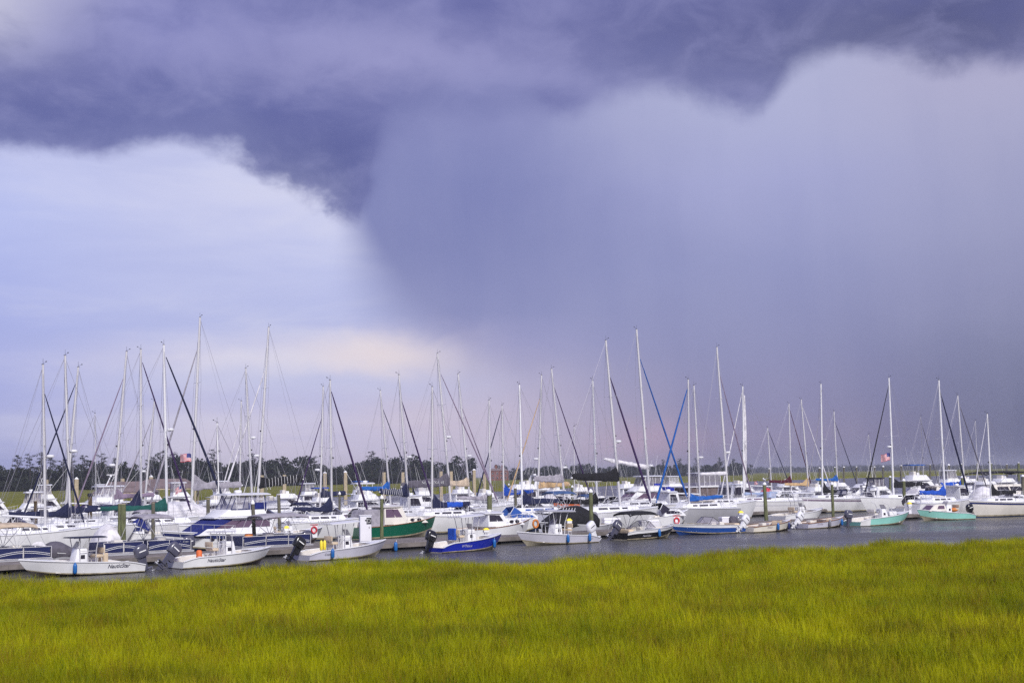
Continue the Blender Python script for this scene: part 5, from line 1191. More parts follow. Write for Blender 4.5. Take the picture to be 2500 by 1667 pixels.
        if boom.get('c2'):
            R2 = [[tuple(Vector(sum((Vector(p) for p in r), Vector()) / len(r)) + (Vector(p) - sum((Vector(p) for p in r), Vector()) / len(r)) * 1.04) for p in r] for r in R[5:12]]; MB().loft(R2).build('cover_panel', M[boom['c2']], so_, 40)
        if text:
            me = text_mesh(text[0], text[1], 0.15); p = q0.lerp(q1, text[2])
            s = -1 if bow == 'R' else 1
            for v in me.vertices: v.co = (p.x + (1 if bow == 'R' else -1) * v.co.x, s * 0.24 + p.y, p.z + text[3] + v.co.y)
            me.materials.clear(); me.materials.append(M['inkwhite']); o = bpy.data.objects.new('lettering', me); C.objects.link(o); o.parent = so_
    if furl:
        R = [];
        for i in range(12):
            f = i / 11; p = mp(lerp(bz + 0.5, T * 0.93, f)) + Vector((-0.24, 0, 0)); r = 0.17 * math.sin(PI * (0.12 + 0.80 * f)) + 0.02; R.append([(p.x + r * 1.3 * math.cos(a), p.y + r * math.sin(a), p.z) for a in (2 * PI * k / 8 for k in range(8))])
        MB().loft(R).build('furled_mainsail', M['whitecover'], b.root, 50)
    # rails
    if stanch:
        ll = MB()
        for s in (-1, 1):
            for hgt in (0.32, 0.6): ll.tube([(lambda q: (q[0], s * max(0.03, q[1] - 0.06), q[2] + hgt))(b.sheer(t)) for t in (0.02, 0.2, 0.4, 0.6, 0.8, 0.97)], 0.009, 4)
            for t in (0.02, 0.14, 0.28, 0.42, 0.56, 0.70, 0.84, 0.97):
                q = b.sheer(t); y = s * max(0.03, q[1] - 0.06); ll.tube([(q[0], y, q[2]), (q[0], y, q[2] + 0.6)], 0.013, 4)
        ll.build('lifelines', M['steel'], b.root)
        pp = MB(); q = b.sheer(0.99); q8 = b.sheer(0.88); pp.tube([(q8[0], -q8[1] + .06, q8[2] + .6), (q[0], 0, q[2] + .65), (q8[0], q8[1] - .06, q8[2] + .6)], 0.016, 5)
        for y in (-1, 1): pp.tube([(q8[0], y * (q8[1] - .06), q8[2]), (q8[0], y * (q8[1] - .06), q8[2] + .6)], 0.016, 5)
        pp.build('pulpit', M['steel'], b.root)
    if dodger:
        b.house((x0 - 0.2, x0 + 1.1, w * 0.60, cz + 0.35), (x0 - 0.2, x0 + 0.55, w * 0.50, cz + 1.0), dodger, [('sp', 0.15, 0.8, 0.2, 0.75, 'clear'), ('f', 0.1, 0.9, 0.2, 0.8, 'clear')], 'dodger', 0.12)
    if awn: b.bimini(b.X(0.03), b.X(0.26), w * 0.66, cz + 1.95, cz + 0.3, awn)
    return b
S = sailboat
S('sloop with pale mast at far left, thin navy furled jib to its right', (110, 1237), (105, 890), (164, 1151, 955, 'navy'), 'R', T=13.5, radar=0.42)
S('white masted sloop beside the second mast from the left, no furled headsail', (169, 1209), (159, 868), None, 'R', T=14.5, radar=0.42, boom=dict(c='navy'))
S('leaning sloop third from the left with navy furled jib to its left', (164, 1199), (191, 896), (116, 1116, 931, 'navy'), 'L', T=14.5, boom=dict(c='navy'))
S('thin masted distant sloop left of the radar trawler', (234, 1180), (232, 1009), None, 'R', T=13, thin=True, stanch=False)
S('leaning sloop with long wine coloured furled jib to its left', (281, 1186), (309, 858), (220, 1151, 919, 'mauve'), 'L', T=16.5, radar=0.30, boom=dict(c='mauve'), by=1215)
S('sloop with long dark violet furled jib running down to the right past the flag', (344, 1231), (344, 853), (462, 1247, 877, 'violet'), 'R', T=16.5, sp=2, boom=dict(c='navy', swoop=1.6), jr=0.09, by=1240)
S('small distant sloop between the two dark furled jibs at left', (357, 1185), (377, 979), (309, 1183, 1021, 'greycover'), 'L', T=13.5, radar=0.35, stanch=False)
S('sloop with white mast, radar dome, long dark furled jib and green boom cover', (407, 1221), (400, 842), (551, 1245, 863, 'navy'), 'R', T=16, radar=0.50, boom=dict(c='teal', h=0.34), jr=0.11, mcol='whitealu', by=1243)
S('tallest sloop of the left half with pale lilac furled jib and grey boom cover', (467, 1231), (488, 764), (367, 1228, 836, 'greycover'), 'L', T=20.3, sp=2, boom=dict(c='greycover', h=0.62, swoop=0.9), L=12.3, jr=0.10, by=1193)
S('thin white pole masted boat in front of the enclosed flybridge', (535, 1250), (530, 1032), None, 'L', T=9.5, thin=True, mcol='inkwhite', stanch=False)
S('sloop with slim mast just left of the tallest pair, radar on a bracket', (614, 1183), (600, 896), None, 'R', T=16, radar=0.50, sp=2)
S('distant ketch masted boat left of the slim radar mast', (586, 1164), (589, 979), (556, 1164, 1030, 'whitecover'), 'L', T=14, stanch=False)
S('big sloop with thick pale mast and black laced boom cover', (630, 1191), (656, 788), (543, 1215, 890, 'whitecover'), 'L', T=20.5, sp=2, radar=0.28, boom=dict(c='black', h=0.85, swoop=0.3, bands=True, rise=0.75), L=12.3, jr=0.10, by=1190)
S('left sloop of the twin masts with violet furled jib to its left', (782, 1215), (789, 938), (734, 1199, 1014, 'violet'), 'L', T=14.8, radar=0.3, boom=dict(c='navy', h=0.55, swoop=0.5), by=1212)
S('sloop right of the twin masts with long violet furled jib to its right', (810, 1240), (806, 928), (896, 1254, 950, 'violet'), 'R', T=13.2, boom=dict(c='navy', h=0.26, swoop=1.1), jr=0.10, by=1245)
S('leaning sloop with thin blue furled jib between the concrete posts', (949, 1177), (928, 947), (980, 1120, 989, 'navy'), 'R', T=14.5, boom=dict(c='cyanblue', h=0.4), by=1197)
S('sloop with dark violet furled jib and navy boom cover laced with white ties', (996, 1205), (974, 915), (1053, 1218, 974, 'violet'), 'R', T=14.5, radar=0.38, boom=dict(c='navy', h=0.55, bands=True, rise=0.35), jr=0.09, by=1208)
S('sloop with bare grey mast and royal blue cover panel on its boom', (1055, 1214), (1055, 944), None, 'L', T=13, boom=dict(c='navy', c2='blue', h=0.35, swoop=1.1), by=1240)
S('tall sloop with mauve furled jib and lettered dark grey boom cover', (1095, 1164), (1068, 863), (1181, 1155, 906, 'mauve'), 'R', T=17.5, sp=2, radar=0.44, boom=dict(c='darkgrey', h=0.8, swoop=0.5, rise=-0.1), text=('NORAZKA 45', 0.42, 0.35, 0.15), by=1183)
S('sloop with sand coloured boom cover and slim mauve furled jib', (1145, 1196), (1118, 907), (1184, 1148, 989, 'mauve'), 'R', T=16, sp=2, radar=0.36, boom=dict(c='sand', h=0.5, swoop=0.5), by=1185)
S('sloop with plain grey mast directly behind the ball topped piling', (1197, 1196), (1194, 973), None, 'R', T=13, boom=dict(c='greycover'))
S('sloop with blue furled jib to its left and lettered bright blue boom cover', (1230, 1212), (1225, 987), (1168, 1202, 995, 'navy'), 'L', T=12.8, boom=dict(c='blue', h=0.42, swoop=0.9), text=('Lionheart', 0.34, 0.3, 0.12), by=1207)
S('sloop with the whitest mast and dark navy swooping boom cover', (1275, 1222), (1268, 939), None, 'L', T=13.4, boom=dict(c='navy', h=0.42, swoop=1.0, rise=0.1), mcol='white', win='blueglass', L=11.5, hd=214, by=1228)
S('leaning sloop with tan furled jib and long tan boom cover', (1314, 1183), (1322, 912), (1273, 1116, 965, 'tan'), 'L', T=16, radar=0.33, boom=dict(c='tan', h=0.60, swoop=0.2), by=1190)
S('leaning sloop with navy violet furled jib and wrinkled grey boom cover', (1374, 1174), (1346, 896), (1415, 1134, 936, 'violet'), 'R', T=16.5, radar=0.25, boom=dict(c='greycover', h=0.7, swoop=0.2), by=1175)
S('slender short masted sloop left of the bright upright mast', (1402, 1209), (1402, 1038), None, 'R', T=10.5, thin=True)
S('upright white masted sloop with short spreaders beside the big leaning mast', (1458, 1223), (1447, 922), None, 'R', T=13.6, boom=dict(c='black', h=0.35), mcol='whitealu', awn='denim', by=1230)
S('big leaning sloop with long dark furled jib and black boom cover', (1514, 1231), (1479, 831), (1583, 1220, 914, 'violet'), 'R', T=17, sp=2, radar=0.38, boom=dict(c='black', h=0.65, swoop=0.7, rise=0.3), L=13, jr=0.11, by=1172)
S('tallest sloop of the right half with bright blue furled jib and white rolled boom', (1584, 1186), (1554, 804), (1664, 1183, 868, 'cyanblue'), 'R', T=19.5, sp=2, radar=0.2, boom=dict(c='whitecover', h=0.28, swoop=0.0, rise=0.9), L=13.5, jr=0.10, by=1141)
S('grey hulled ketch style sloop with blue furled jib and crumpled blue boom cover', (1683, 1250), (1680, 926), (1602, 1236, 944, 'cyanblue'), 'L', wl=1282, boom=dict(c='cyanblue', h=0.30, swoop=0.45, rise=0.25), hullm='palegrey', win='glass', jr=0.11, by=1236)
S('slim leaning mast sloop with radar right of the crumpled blue cover', (1710, 1231), (1694, 941), None, 'R', T=14.5, radar=0.36, sp=2)
S('leaning sloop with white boom and thin dark maroon furled jib', (1776, 1190), (1750, 845), (1811, 1123, 906, 'mauve'), 'R', T=18, sp=2, radar=0.3, boom=dict(c='whitecover', h=0.25, swoop=0, rise=0.0), by=1156)
S('white sloop with furled white mainsail, white furled jib and pale blue boom cover', (1815, 1228), (1812, 936), (1758, 1212, 947, 'whitecover'), 'L', wl=1263, boom=dict(c='lightblue', h=0.12, swoop=0.1, rise=0.05), furl=True, stripe=(0.66, 0.70, 'lilac'), dodger='lightblue', mcol='whitealu', win='mauveglass', L=12.5, by=1207)
S('small sloop with thin navy furled jib right of the gull', (1884, 1192), (1874, 1044), (1935, 1207, 1049, 'navy'), 'R', T=12, stanch=False)
S('sloop with red furled jib and maroon boom cover', (1931, 1165), (1926, 985), (1970, 1151, 996, 'maroon'), 'R', T=15, boom=dict(c='maroon', h=0.45), by=1178)
S('sloop with thin white furled jib and orange tan drooping boom cover', (1974, 1188), (1956, 975), (2004, 1128, 990, 'whitecover'), 'R', T=14.5, boom=dict(c='tan', h=0.3, swoop=0.9), by=1184)
S('white sloop with mauve stripe and black swooping boom cover behind the skiffs', (2008, 1200), (2004, 937), (1976, 1164, 1000, 'greycover'), 'L', wl=1252, boom=dict(c='black', h=0.32, swoop=1.2, rise=0.1), stripe=(0.78, 0.90, 'mauve'), jr=0.04, mcol='whitealu', L=9.8, dodger='navy', by=1205)
S('distant sloop with navy furled jib and short blue boom cover', (2044, 1165), (2036, 1001), (2088, 1172, 1025, 'navy'), 'R', T=14, boom=dict(c='cyanblue'), by=1173)
S('small thin masted sloop left of the second flag', (2134, 1211), (2120, 1059), None, 'R', T=10.5, thin=True, stanch=False)
S('sloop with stout white mast carrying the second flag, black furled jib at its left', (2181, 1190), (2170, 922), (2114, 1202, 939, 'black'), 'L', T=15.5, radar=0.40, boom=dict(c='black', h=0.5, swoop=0.6), mcol='white', dodger='whitecover', by=1188)
S('sloop with navy furled jib to its right and blue boom cover low on the left', (2306, 1190), (2292, 928), (2366, 1220, 952, 'navy'), 'R', T=14, boom=dict(c='blue', h=0.35, swoop=0.7), mcol='whitealu', jr=0.10, by=1207)
S('slim sloop with grey furled jib and bright blue boom cover near the right edge', (2353, 1161), (2338, 965), (2390, 1138, 980, 'darkgrey'), 'R', T=14.5, boom=dict(c='blue', h=0.5, swoop=0.8), by=1185)
S('thin bare masted distant sloop near the right edge', (2386, 1131), (2381, 1027), None, 'R', T=13, thin=True, stanch=False)
S('cream hulled sloop with violet sheer stripe cut by the right edge', (2419, 1190), (2410, 1010), (2383, 1179, 1013, 'whitecover'), 'L', wl=1262, boom=dict(c='black', h=0.3, swoop=1.1), hullm='offwhite', stripe=(0.80, 0.92, 'navyhull'), jr=0.04, L=8.6, hd=209, mcol='whitealu', by=1207)
S('faint far sloop in the rain haze right of the second flag', (2253, 1140), (2248, 1016), (2268, 1100, 1030, 'darkgrey'), 'R', T=13, thin=True, mcol='darkalu', stanch=False)
# ------------------------------------------------------------------ docks
PILE = []
def pmat(name, c, c2):
    m = mat(name, c, rough=0.95, c2=c2, vscale=1.6, bump=0.6, bscale=7.0, stretch=(5, 5, 0.8)); PILE.append(m); return m
P_GREEN = pmat('pile_green', (0.165, 0.185, 0.085), (0.085, 0.085, 0.05)); P_BROWN = pmat('pile_brown', (0.13, 0.085, 0.04), (0.05, 0.04, 0.03)); P_GREY = pmat('pile_grey', (0.16, 0.15, 0.11), (0.08, 0.075, 0.06))
D2 = Vector((math.cos(R_(DOCK_HD)), math.sin(R_(DOCK_HD)), 0)); N2 = Vector((-D2.y, D2.x, 0))
def dock(p0, p1, w, label, z=0.52, plank=0.16, name='dock', boards=True):
    d = p1 - p0; L = d.length; r = empty(name, p0, math.atan2(d.y, d.x), label, 'dock', 'floating timber docks of the marina')
    mb = MB(); x = 0.0; rg = random.Random(int(L * 10))
    while x < L:
        mb.box((x + plank / 2, 0, z - 0.02 + rg.uniform(-0.005, 0.005)), (plank - 0.015, w + rg.uniform(-0.02, 0.02), 0.04)); x += plank
    o = mb.build('deck_boards', M['plankgrey'], r); o['kind'] = 'stuff'
    n = max(1, int(L / 4.0))
    for s in (-1, 1):
        for k in range(n): a, c = L * k / n, L * (k + 1) / n; MB().box(((a + c) / 2, s * (w / 2 + 0.03), z - 0.16), (c - a - 0.012, 0.06, 0.26 + 0.01 * (k % 2))).build('fascia_board', M['fascia'], r)
    for k in range(n): a, c = L * k / n, L * (k + 1) / n; MB().box(((a + c) / 2, 0, 0.04), (c - a - 0.5, w - 0.25, 0.44)).build('float', M['rubber'], r)
    return r
A0 = at(400, 1378); A0 = A0 + N2 * 1.55
dock(A0 - D2 * 26, A0 + D2 * 105, 3.0, 'long grey plank dock running behind the front row of small boats')
pc = at(985, 1327, 0.52); pier = Vector((pc.x, pc.y, 0)) 
dock(pier - D2 * 6.0 + N2 * 4.2, pier + D2 * 7.5 + N2 * 4.2, 6.2, 'wide dock landing in front of the green lobster yacht')
for off, lab, a, c in ((21, 'second plank dock deeper in the marina, behind the blue boat', -30, 110), (43, 'third plank dock in the middle of the marina', -20, 130), (66, 'farthest plank dock under the distant sailboats', -10, 150)):
    dock(A0 + N2 * off + D2 * a, A0 + N2 * off + D2 * c, 2.6, lab, plank=0.3)

# ------------------------------------------------------------------ pilings
def piling(px, base, top, wpx, label, Y=None, cap='cone', m=None, pxt=None, z0=0.5, group='timber pilings with white caps'):
    p = at(px, base, z0) if Y is None else atY(px, base, Y); t = atY(pxt or px, top, p.y); r = max(0.13, wpx / F * p.y / 2)
    o = empty('piling', (p.x, p.y, 0), 0, label, 'piling', group); dx = max(-0.25, min(0.25, t.x - p.x)); h = t.z - (0.22 if cap == 'cone' else 0.0)
    mb = MB(); rg = random.Random(px * 7 + top); mb.loft([[(dx * f + rr * r * math.cos(a) * (1 + 0.05 * rg.uniform(-1, 1)), rr * r * math.sin(a), zz) for a in (2 * PI * k / 12 for k in range(12))] for f, zz, rr in ((0, -1.2, 1.08), (0.1, 0.5, 1.06), (0.35, h * 0.4, 1.02), (0.7, h * 0.75, 0.98), (1, h, 0.96))]); mb.build('shaft', m or P_GREEN, o, 50)
    if cap == 'cone': MB().lathe([(r * 1.08, h - 0.06), (r * 1.12, h + 0.03), (r * 0.75, h + 0.13), (0.02, h + 0.24)], (dx, 0, 0), 12).build('cap', M['capwhite'], o, 30)
    elif cap == 'ball': MB().ellip((dx - 0.06, -r * 0.5, h + 0.06), (0.24, 0.24, 0.24), 14, 8).build('round_float', M['capwhite'], o, 60)
    elif cap == 'ring': MB().lathe([(r * 1.1, h - 0.25), (r * 1.35, h - 0.15), (r * 1.3, h), (r * 0.9, h + 0.05)], (dx, 0, 0), 10).build('cap', M['ink'], o, 30)
    elif cap == 'flat': MB().lathe([(r * 0.98, h), (r * 0.9, h + 0.03)], (dx, 0, 0), 12).build('cut_end', M['sand'], o)
    return o
PL = [(32, 1296, 1246, 6, 'short slim piling above the tan bimini at far left', None, 'cone', None), (87, 1317, 1223, 9, 'olive capless piling right of the tan bimini', None, 'flat', P_BROWN), (159, 1312, 1221, 7, 'slim bright green piling left of the brown one', None, 'cone', None),
      (220, 1308, 1205, 10, 'brown piling with black ring collar left of the plastic wrapped boat', None, 'ring', P_BROWN), (301, 1346, 1230, 13, 'stoutest green piling of the left group, beside its thinner twin', None, 'flat', None), (292, 1340, 1230, 8, 'thin twin of the stout green piling', None, 'flat', P_GREEN),
      (374, 1326, 1227, 9, 'olive piling through the grey pontoon bimini', None, 'flat', P_GREY), (508, 1300, 1218, 9, 'olive piling left of the navy windshield cover', None, 'flat', P_GREY), (622, 1333, 1220, 7, 'leaning piling with white cap in front of the vinyl enclosure', None, 'cone', P_GREY, 617),
      (684, 1312, 1208, 7, 'slim piling right of the vinyl enclosure, through the folded bimini', None, 'flat', P_GREY, 680), (829, 1274, 1200, 6, 'grey capped piling right of the white dock cabinet', None, 'cone', P_GREY), (871, 1253, 1196, 6, 'capped piling above the dark violet furled jib foot', None, 'cone', P_GREY),
      (932, 1316, 1208, 7, 'green capped piling in front of the green lobster yacht', None, 'cone', None), (1007, 1266, 1197, 10, 'thick capless piling behind the green lobster yacht bow', None, 'flat', None, 1004), (1195, 1301, 1205, 12, 'thick green piling topped by a white ball', None, 'ball', None),
      (1203, 1240, 1187, 5, 'thin piling half hidden behind the ball topped one', None, 'flat', None), (1260, 1274, 1192, 7, 'slim grey green piling beside the life ring by the bright blue boom cover', None, 'flat', P_GREY, 1258), (1242, 1225, 1180, 4, 'thin far piling behind the bright blue boom cover', None, 'cone', P_GREY),
      (1312, 1216, 1181, 5, 'far piling at the foot of the tan boom cover', None, 'cone', P_GREY), (1397, 1247, 1184, 6, 'capped piling beside the slender short mast', None, 'cone', None), (1444, 1298, 1193, 10, 'tall green capped piling left of the black runabout', None, 'cone', None, 1442),
      (1580, 1214, 1174, 4, 'far capped piling left of the bright blue furled jib', None, 'cone', P_GREY), (1609, 1210, 1178, 4, 'far pale capped piling in the gap beside the blue furled jibs', None, 'cone', None), (1722, 1226, 1174, 5, 'capped piling by the brown mesh curtains', None, 'cone', None),
      (1871, 1270, 1176, 9, 'leaning green piling with a gull on top', None, 'cone', None, 1866), (1880, 1196, 1142, 5, 'far piling behind the gull piling', None, 'cone', P_GREY, 1878), (1917, 1210, 1169, 7, 'dark capped piling over the maroon boom cover', None, 'cone', P_GREY), (2003, 1220, 1166, 6, 'capped piling left of the black swooping boom cover', None, 'cone', None),
      (2001, 1196, 1140, 5, 'far piling beside the stoutest upright mast right of centre', None, 'cone', P_GREY), (2034, 1259, 1176, 7, 'green leaning piling in front of the mauve striped sloop', None, 'cone', None, 2031), (2038, 1180, 1139, 4, 'far piling left of the short blue boom cover mast', None, 'cone', None),
      (2060, 1190, 1138, 5, 'far dark piling right of the short blue boom cover', None, 'cone', P_GREY), (2091, 1180, 1138, 4, 'thin far piling over the white cabin cruiser', None, 'cone', P_GREY), (2135, 1180, 1138, 5, 'far piling with box beside the small thin mast', None, 'cone', P_GREY), (2156, 1209, 1136, 5, 'tall far piling just left of the second flag', None, 'cone', P_GREY),
      (2173, 1211, 1161, 6, 'capped piling below the second flag', None, 'cone', None), (2209, 1245, 1168, 8, 'leaning capped piling behind the bow of the mint open boat', None, 'cone', None, 2206), (2200, 1176, 1135, 5, 'far piling right of the flag mast', None, 'cone', P_GREY), (2236, 1176, 1133, 5, 'far piling in front of the blue canopy', None, 'cone', P_GREY),
      (2271, 1170, 1133, 4, 'far piling at the right end of the blue canopy', None, 'cone', P_GREY), (2316, 1207, 1132, 6, 'tall dark piling left of the bright blue boom cover at right', None, 'cone', P_GREY), (2353, 1227, 1161, 8, 'leaning capped piling left of the cream sloop', None, 'cone', None, 2349), (2347, 1175, 1131, 4, 'far piling beside the slim mast near the right edge', None, 'cone', None),
      (2386, 1170, 1130, 4, 'far piling touching the thin bare mast near the right edge', None, 'cone', None), (2420, 1165, 1130, 5, 'far piling right of the cream sloop mast', None, 'cone', None), (2458, 1160, 1132, 5, 'far piling over the black awning', None, 'cone', P_GREY), (2487, 1170, 1128, 6, 'last far piling near the right edge', None, 'cone', None), (2497, 1226, 1158, 8, 'piling cut by the right edge of the frame', None, 'cone', P_GREY),
      (104, 1262, 1212, 5, 'dim capped piling behind the misty enclosure at far left', None, 'cone', P_GREY), (348, 1250, 1212, 8, 'short green piling behind the dark violet jib mast', None, 'flat', None)]
for q in PL: piling(*q)
for px, top, Y, lab in ((113, 1167, 215, 'leftmost concrete post behind the first mast'), (187, 1166, 225, 'capped concrete post left of the trawler radar'), (299, 1165, 235, 'concrete post at the pavilion'), (369, 1161, 245, 'capped concrete post right of the violet jib mast'), (639, 1157, 255, 'concrete post behind the thick pale mast'),
                        (694, 1156, 260, 'concrete post above the black laced boom cover'), (793, 1152, 270, 'capped concrete post just left of the twin masts'), (843, 1150, 275, 'capped concrete post right of the twin masts'), (937, 1150, 285, 'concrete post at the leaning thin blue jib'), (983, 1150, 290, 'concrete post left of the laced navy boom cover mast'),
                        (1076, 1148, 300, 'concrete post above the lettered grey boom cover'), (1101, 1148, 305, 'concrete post behind the tall leaning mast'), (1157, 1145, 312, 'capped concrete post right of the sand coloured boom cover'), (1182, 1151, 316, 'concrete post left of the ball topped piling')):
    p = atY(px, top, Y); o = empty('concrete_post', (p.x, Y, 0), 0.3, lab, 'post', 'square concrete posts at the back of the marina'); s = 0.62
    MB().box((0, 0, (p.z - 1) / 2 - 0.1), (s, s, p.z + 1.0 - 0.2)).build('shaft', M['concrete'], o)
    if 'capped' in lab: MB().loft([[(-s * .55, -s * .55, p.z - .2), (s * .55, -s * .55, p.z - .2), (s * .55, s * .55, p.z - .2), (-s * .55, s * .55, p.z - .2)], [(-.03, -.03, p.z + .12), (.03, -.03, p.z + .12), (.03, .03, p.z + .12), (-.03, .03, p.z + .12)]]).build('cap', M['capwhite'], o)

# ------------------------------------------------------------------ things standing on the dock
def ondock(px, py, z=0.53): p = at(px, py, z); return p
def cabinet(px, base, top, wpx, label, doors=1, sign=None, m='box'):
    p = ondock(px, base); h = atY(px, top, p.y).z - 0.53; w = wpx / F * p.y; r = empty('dock_cabinet', p, R_(12), label, 'cabinet')
    MB().box((0, 0, h / 2), (w, w * 0.7 if doors == 1 else 0.7, h)).build('body', M[m], r, 0, 0.02); dp = (w * 0.7 if doors == 1 else 0.7) / 2
    for k in range(doors):
        x = lerp(-w / 2, w / 2, (k + 0.5) / doors); d = MB().box((x, -dp - 0.012, h / 2), (w / doors - 0.06, 0.03, h - 0.12)).build('door', M['box'], r, 0, 0.01); MB().box((x + w / doors * 0.3, -dp - 0.04, h * 0.55), (0.03, 0.04, 0.14)).build('handle', M['ink'], d)
        MB().box((x, -dp - 0.03, h * 0.82), (0.10, 0.01, 0.10)).build('notice', M['ink'], d)
    MB().box((0, 0, h + 0.025), (w + 0.08, dp * 2 + 0.08, 0.05)).build('lid', M['box'], r)
    if sign:
        s = MB().box((w * 0.28, -dp - 0.035, h * 0.80), (0.34, 0.02, 0.46)).build('sign_plate', M['ink'], r)
        me = text_mesh(sign, 0.42)
        for v in me.vertices: v.co = (w * 0.28 + v.co.x, -dp - 0.05, h * 0.80 - 0.14 + v.co.y)
        me.materials.clear(); me.materials.append(M['inkwhite']); o = bpy.data.objects.new('lettering', me); C.objects.link(o); o.parent = s
cabinet(892, 1322, 1258, 28, 'tall pale cabinet with a black sign plate on the dock', 1, 'D', 'boxblue')
cabinet(759, 1300, 1257, 43, 'wide white two door cabinet on the dock', 2)
MB_d = empty('red_drum', at(607, 1336, 0.53), 0, 'upright red drum on the dock beside the leaning piling', 'drum'); MB().lathe([(0.28, 0), (0.28, 0.85), (0.26, 0.88)], (0, 0, 0), 12).build('body', M['amber'], MB_d, 40); MB().lathe([(0.29, 0.28), (0.30, 0.30), (0.29, 0.32)], (0, 0, 0), 12).build('hoop', M['brick'], MB_d); MB().lathe([(0.27, 0.88), (0.24, 0.92)], (0, 0, 0), 12).build('lid', M['brick'], MB_d)
def dockbox(px, base, wpx, hpx, label, m='box'):
    p = ondock(px, base); w = wpx / F * p.y; h = hpx / F * p.y; r = empty('dock_box', p, R_(20), label, 'dock box', 'white dock boxes')
    MB().box((0, 0, h * 0.4), (w, 0.65, h * 0.8)).build('body', M[m], r, 0, 0.03); l = MB().loft([[(-w / 2 - .04, -.36, h * .8), (w / 2 + .04, -.36, h * .8), (w / 2 + .04, .36, h * .8), (-w / 2 - .04, .36, h * .8)], [(-w / 2, -.3, h), (w / 2, -.3, h), (w / 2, .3, h), (-w / 2, .3, h)]]).build('lid', M[m], r); MB().box((0, -.37, h * .74), (.12, .03, .1)).build('latch', M['steel'], l)
dockbox(1584, 1288, 46, 19, 'white dock box behind the black bimini runabout'); dockbox(1492, 1284, 42, 20, 'white dock box left of the black bimini'); dockbox(1777, 1277, 40, 16, 'white dock box behind the blue and white runabout'); dockbox(1226, 1276, 24, 18, 'grey dock box behind the ball topped piling', 'palegrey'); dockbox(660, 1306, 30, 16, 'white dock box behind the long pontoon boat')
def ring_post(px, base, top, label, col='red', ringonly=False):
    p = ondock(px, base); h = atY(px, top, p.y).z - 0.53; r = empty('life_ring_post', p, R_(5), label, 'life ring', 'life ring stations on the docks')
    MB().box((0, 0, h / 2), (0.5, 0.10, h)).build('board', M['capwhite'], r, 0, 0.01); MB().box((0, 0, h + 0.03), (0.62, 0.2, 0.05)).build('hood', M['red'], r)
    rn = MB(); R = []
    for i in range(21):
        a = 2 * PI * i / 20; c = Vector((0.19 * math.cos(a), -0.10, h * 0.62 + 0.235 * math.sin(a))); d = Vector((math.cos(a), 0, math.sin(a)))
        R.append([c + d * 0.065 * math.cos(q) + Vector((0, 0.055 * math.sin(q), 0)) for q in (2 * PI * k / 8 for k in range(8))])
    rn.loft(R, False).build('life_ring', M[col], r, 60)
ring_post(767, 1312, 1281, 'red life ring below the two door cabinet'); ring_post(858, 1276, 1246, 'red life ring half hidden by the rolled grey sail'); ring_post(1250, 1277, 1253, 'red life ring left of the slim grey green piling'); ring_post(1652, 1289, 1259, 'red life ring on a white board behind the blue and white runabout'); ring_post(2345, 1246, 1220, 'faded life ring right of the mint walkaround boat', 'orange'); ring_post(1906, 1240, 1216, 'red life ring at the pale blue dodger', 'red')
p = at(1308, 1300, 0.53); o = empty('orange_life_ring', p, 0.2, 'big orange buoy ring standing on the dock left of the black tent cover', 'life ring'); R = []
for i in range(21):
    a = 2 * PI * i / 20; d = Vector((math.cos(a), 0, math.sin(a))); c = Vector((0, 0, 0.70)) + Vector((0.20 * d.x, 0, 0.29 * d.z)); R.append([c + d * 0.08 * math.cos(q) + Vector((0, 0.09 * math.sin(q), 0)) for q in (2 * PI * k / 8 for k in range(8))])
MB().loft(R, False).build('ring', M['amber'], o, 60); MB().tube([(0, 0.05, 0), (0, 0.05, 0.55)], 0.03, 6).build('stand', M['steel'], o)
def pedestal(px, base, top, label):
    p = ondock(px, base); h = atY(px, top, p.y).z - 0.53; r = empty('power_pedestal', p, R_(15), label, 'power pedestal', 'white power pedestals with yellow light caps')
    MB().loft([[(-.16, -.14, 0), (.16, -.14, 0), (.16, .14, 0), (-.16, .14, 0)], [(-.13, -.11, h * .62), (.13, -.11, h * .62), (.13, .11, h * .62), (-.13, .11, h * .62)]]).build('body', M['box'], r, 0, 0.02); MB().box((0, 0, h * .72), (.40, .34, h * .2)).build('head', M['capwhite'], r, 0, 0.04)
    MB().loft([[(-.24, -.2, h * .83), (.24, -.2, h * .83), (.24, .2, h * .83), (-.24, .2, h * .83)], [(-.10, -.08, h), (.10, -.08, h), (.10, .08, h), (-.10, .08, h)]]).build('light_cap', M['yellow'], r, 0, 0.02); MB().box((0, -.14, h * .45), (.16, .03, .2)).build('socket_panel', M['palegrey'], r)
pedestal(1390, 1297, 1265, 'white power pedestal with yellow cap at the pale grey boat stern'); pedestal(1809, 1278, 1246, 'white power pedestal with yellow cap above the cream skiff engine'); pedestal(820, 1302, 1270, 'yellow capped pedestal behind the lavender open boat top'); pedestal(1016, 1287, 1258, 'yellow capped pedestal behind the green lobster yacht'); pedestal(1187, 1318, 1288, 'yellow capped pedestal left of the ball topped piling foot'); pedestal(700, 1318, 1283, 'yellow capped pedestal above the long pontoon boat'); pedestal(1263, 1276, 1250, 'yellow capped pedestal behind the life ring by the slim piling'); pedestal(2221, 1254, 1225, 'yellow capped pedestal behind the mint open boat bow')
fd = at(967, 1345); o = MB().lathe([(0.03, -0.32), (0.11, -0.25), (0.13, -0.15), (0.13, 0.2), (0.10, 0.3), (0.03, 0.34)], (0, 0, 0), 10).build('fender', M['fenderblue'], None, 50); o.location = (fd.x, fd.y - 0.25, 0.30); tag(o, 'lone blue fender hanging on the bare dock edge', 'fender', 'blue fenders along the front boats'); MB().tube([(0, 0, 0.3), (0.05, 0.2, 0.45)], 0.012, 4).build('rope', M['inkwhite'], o)

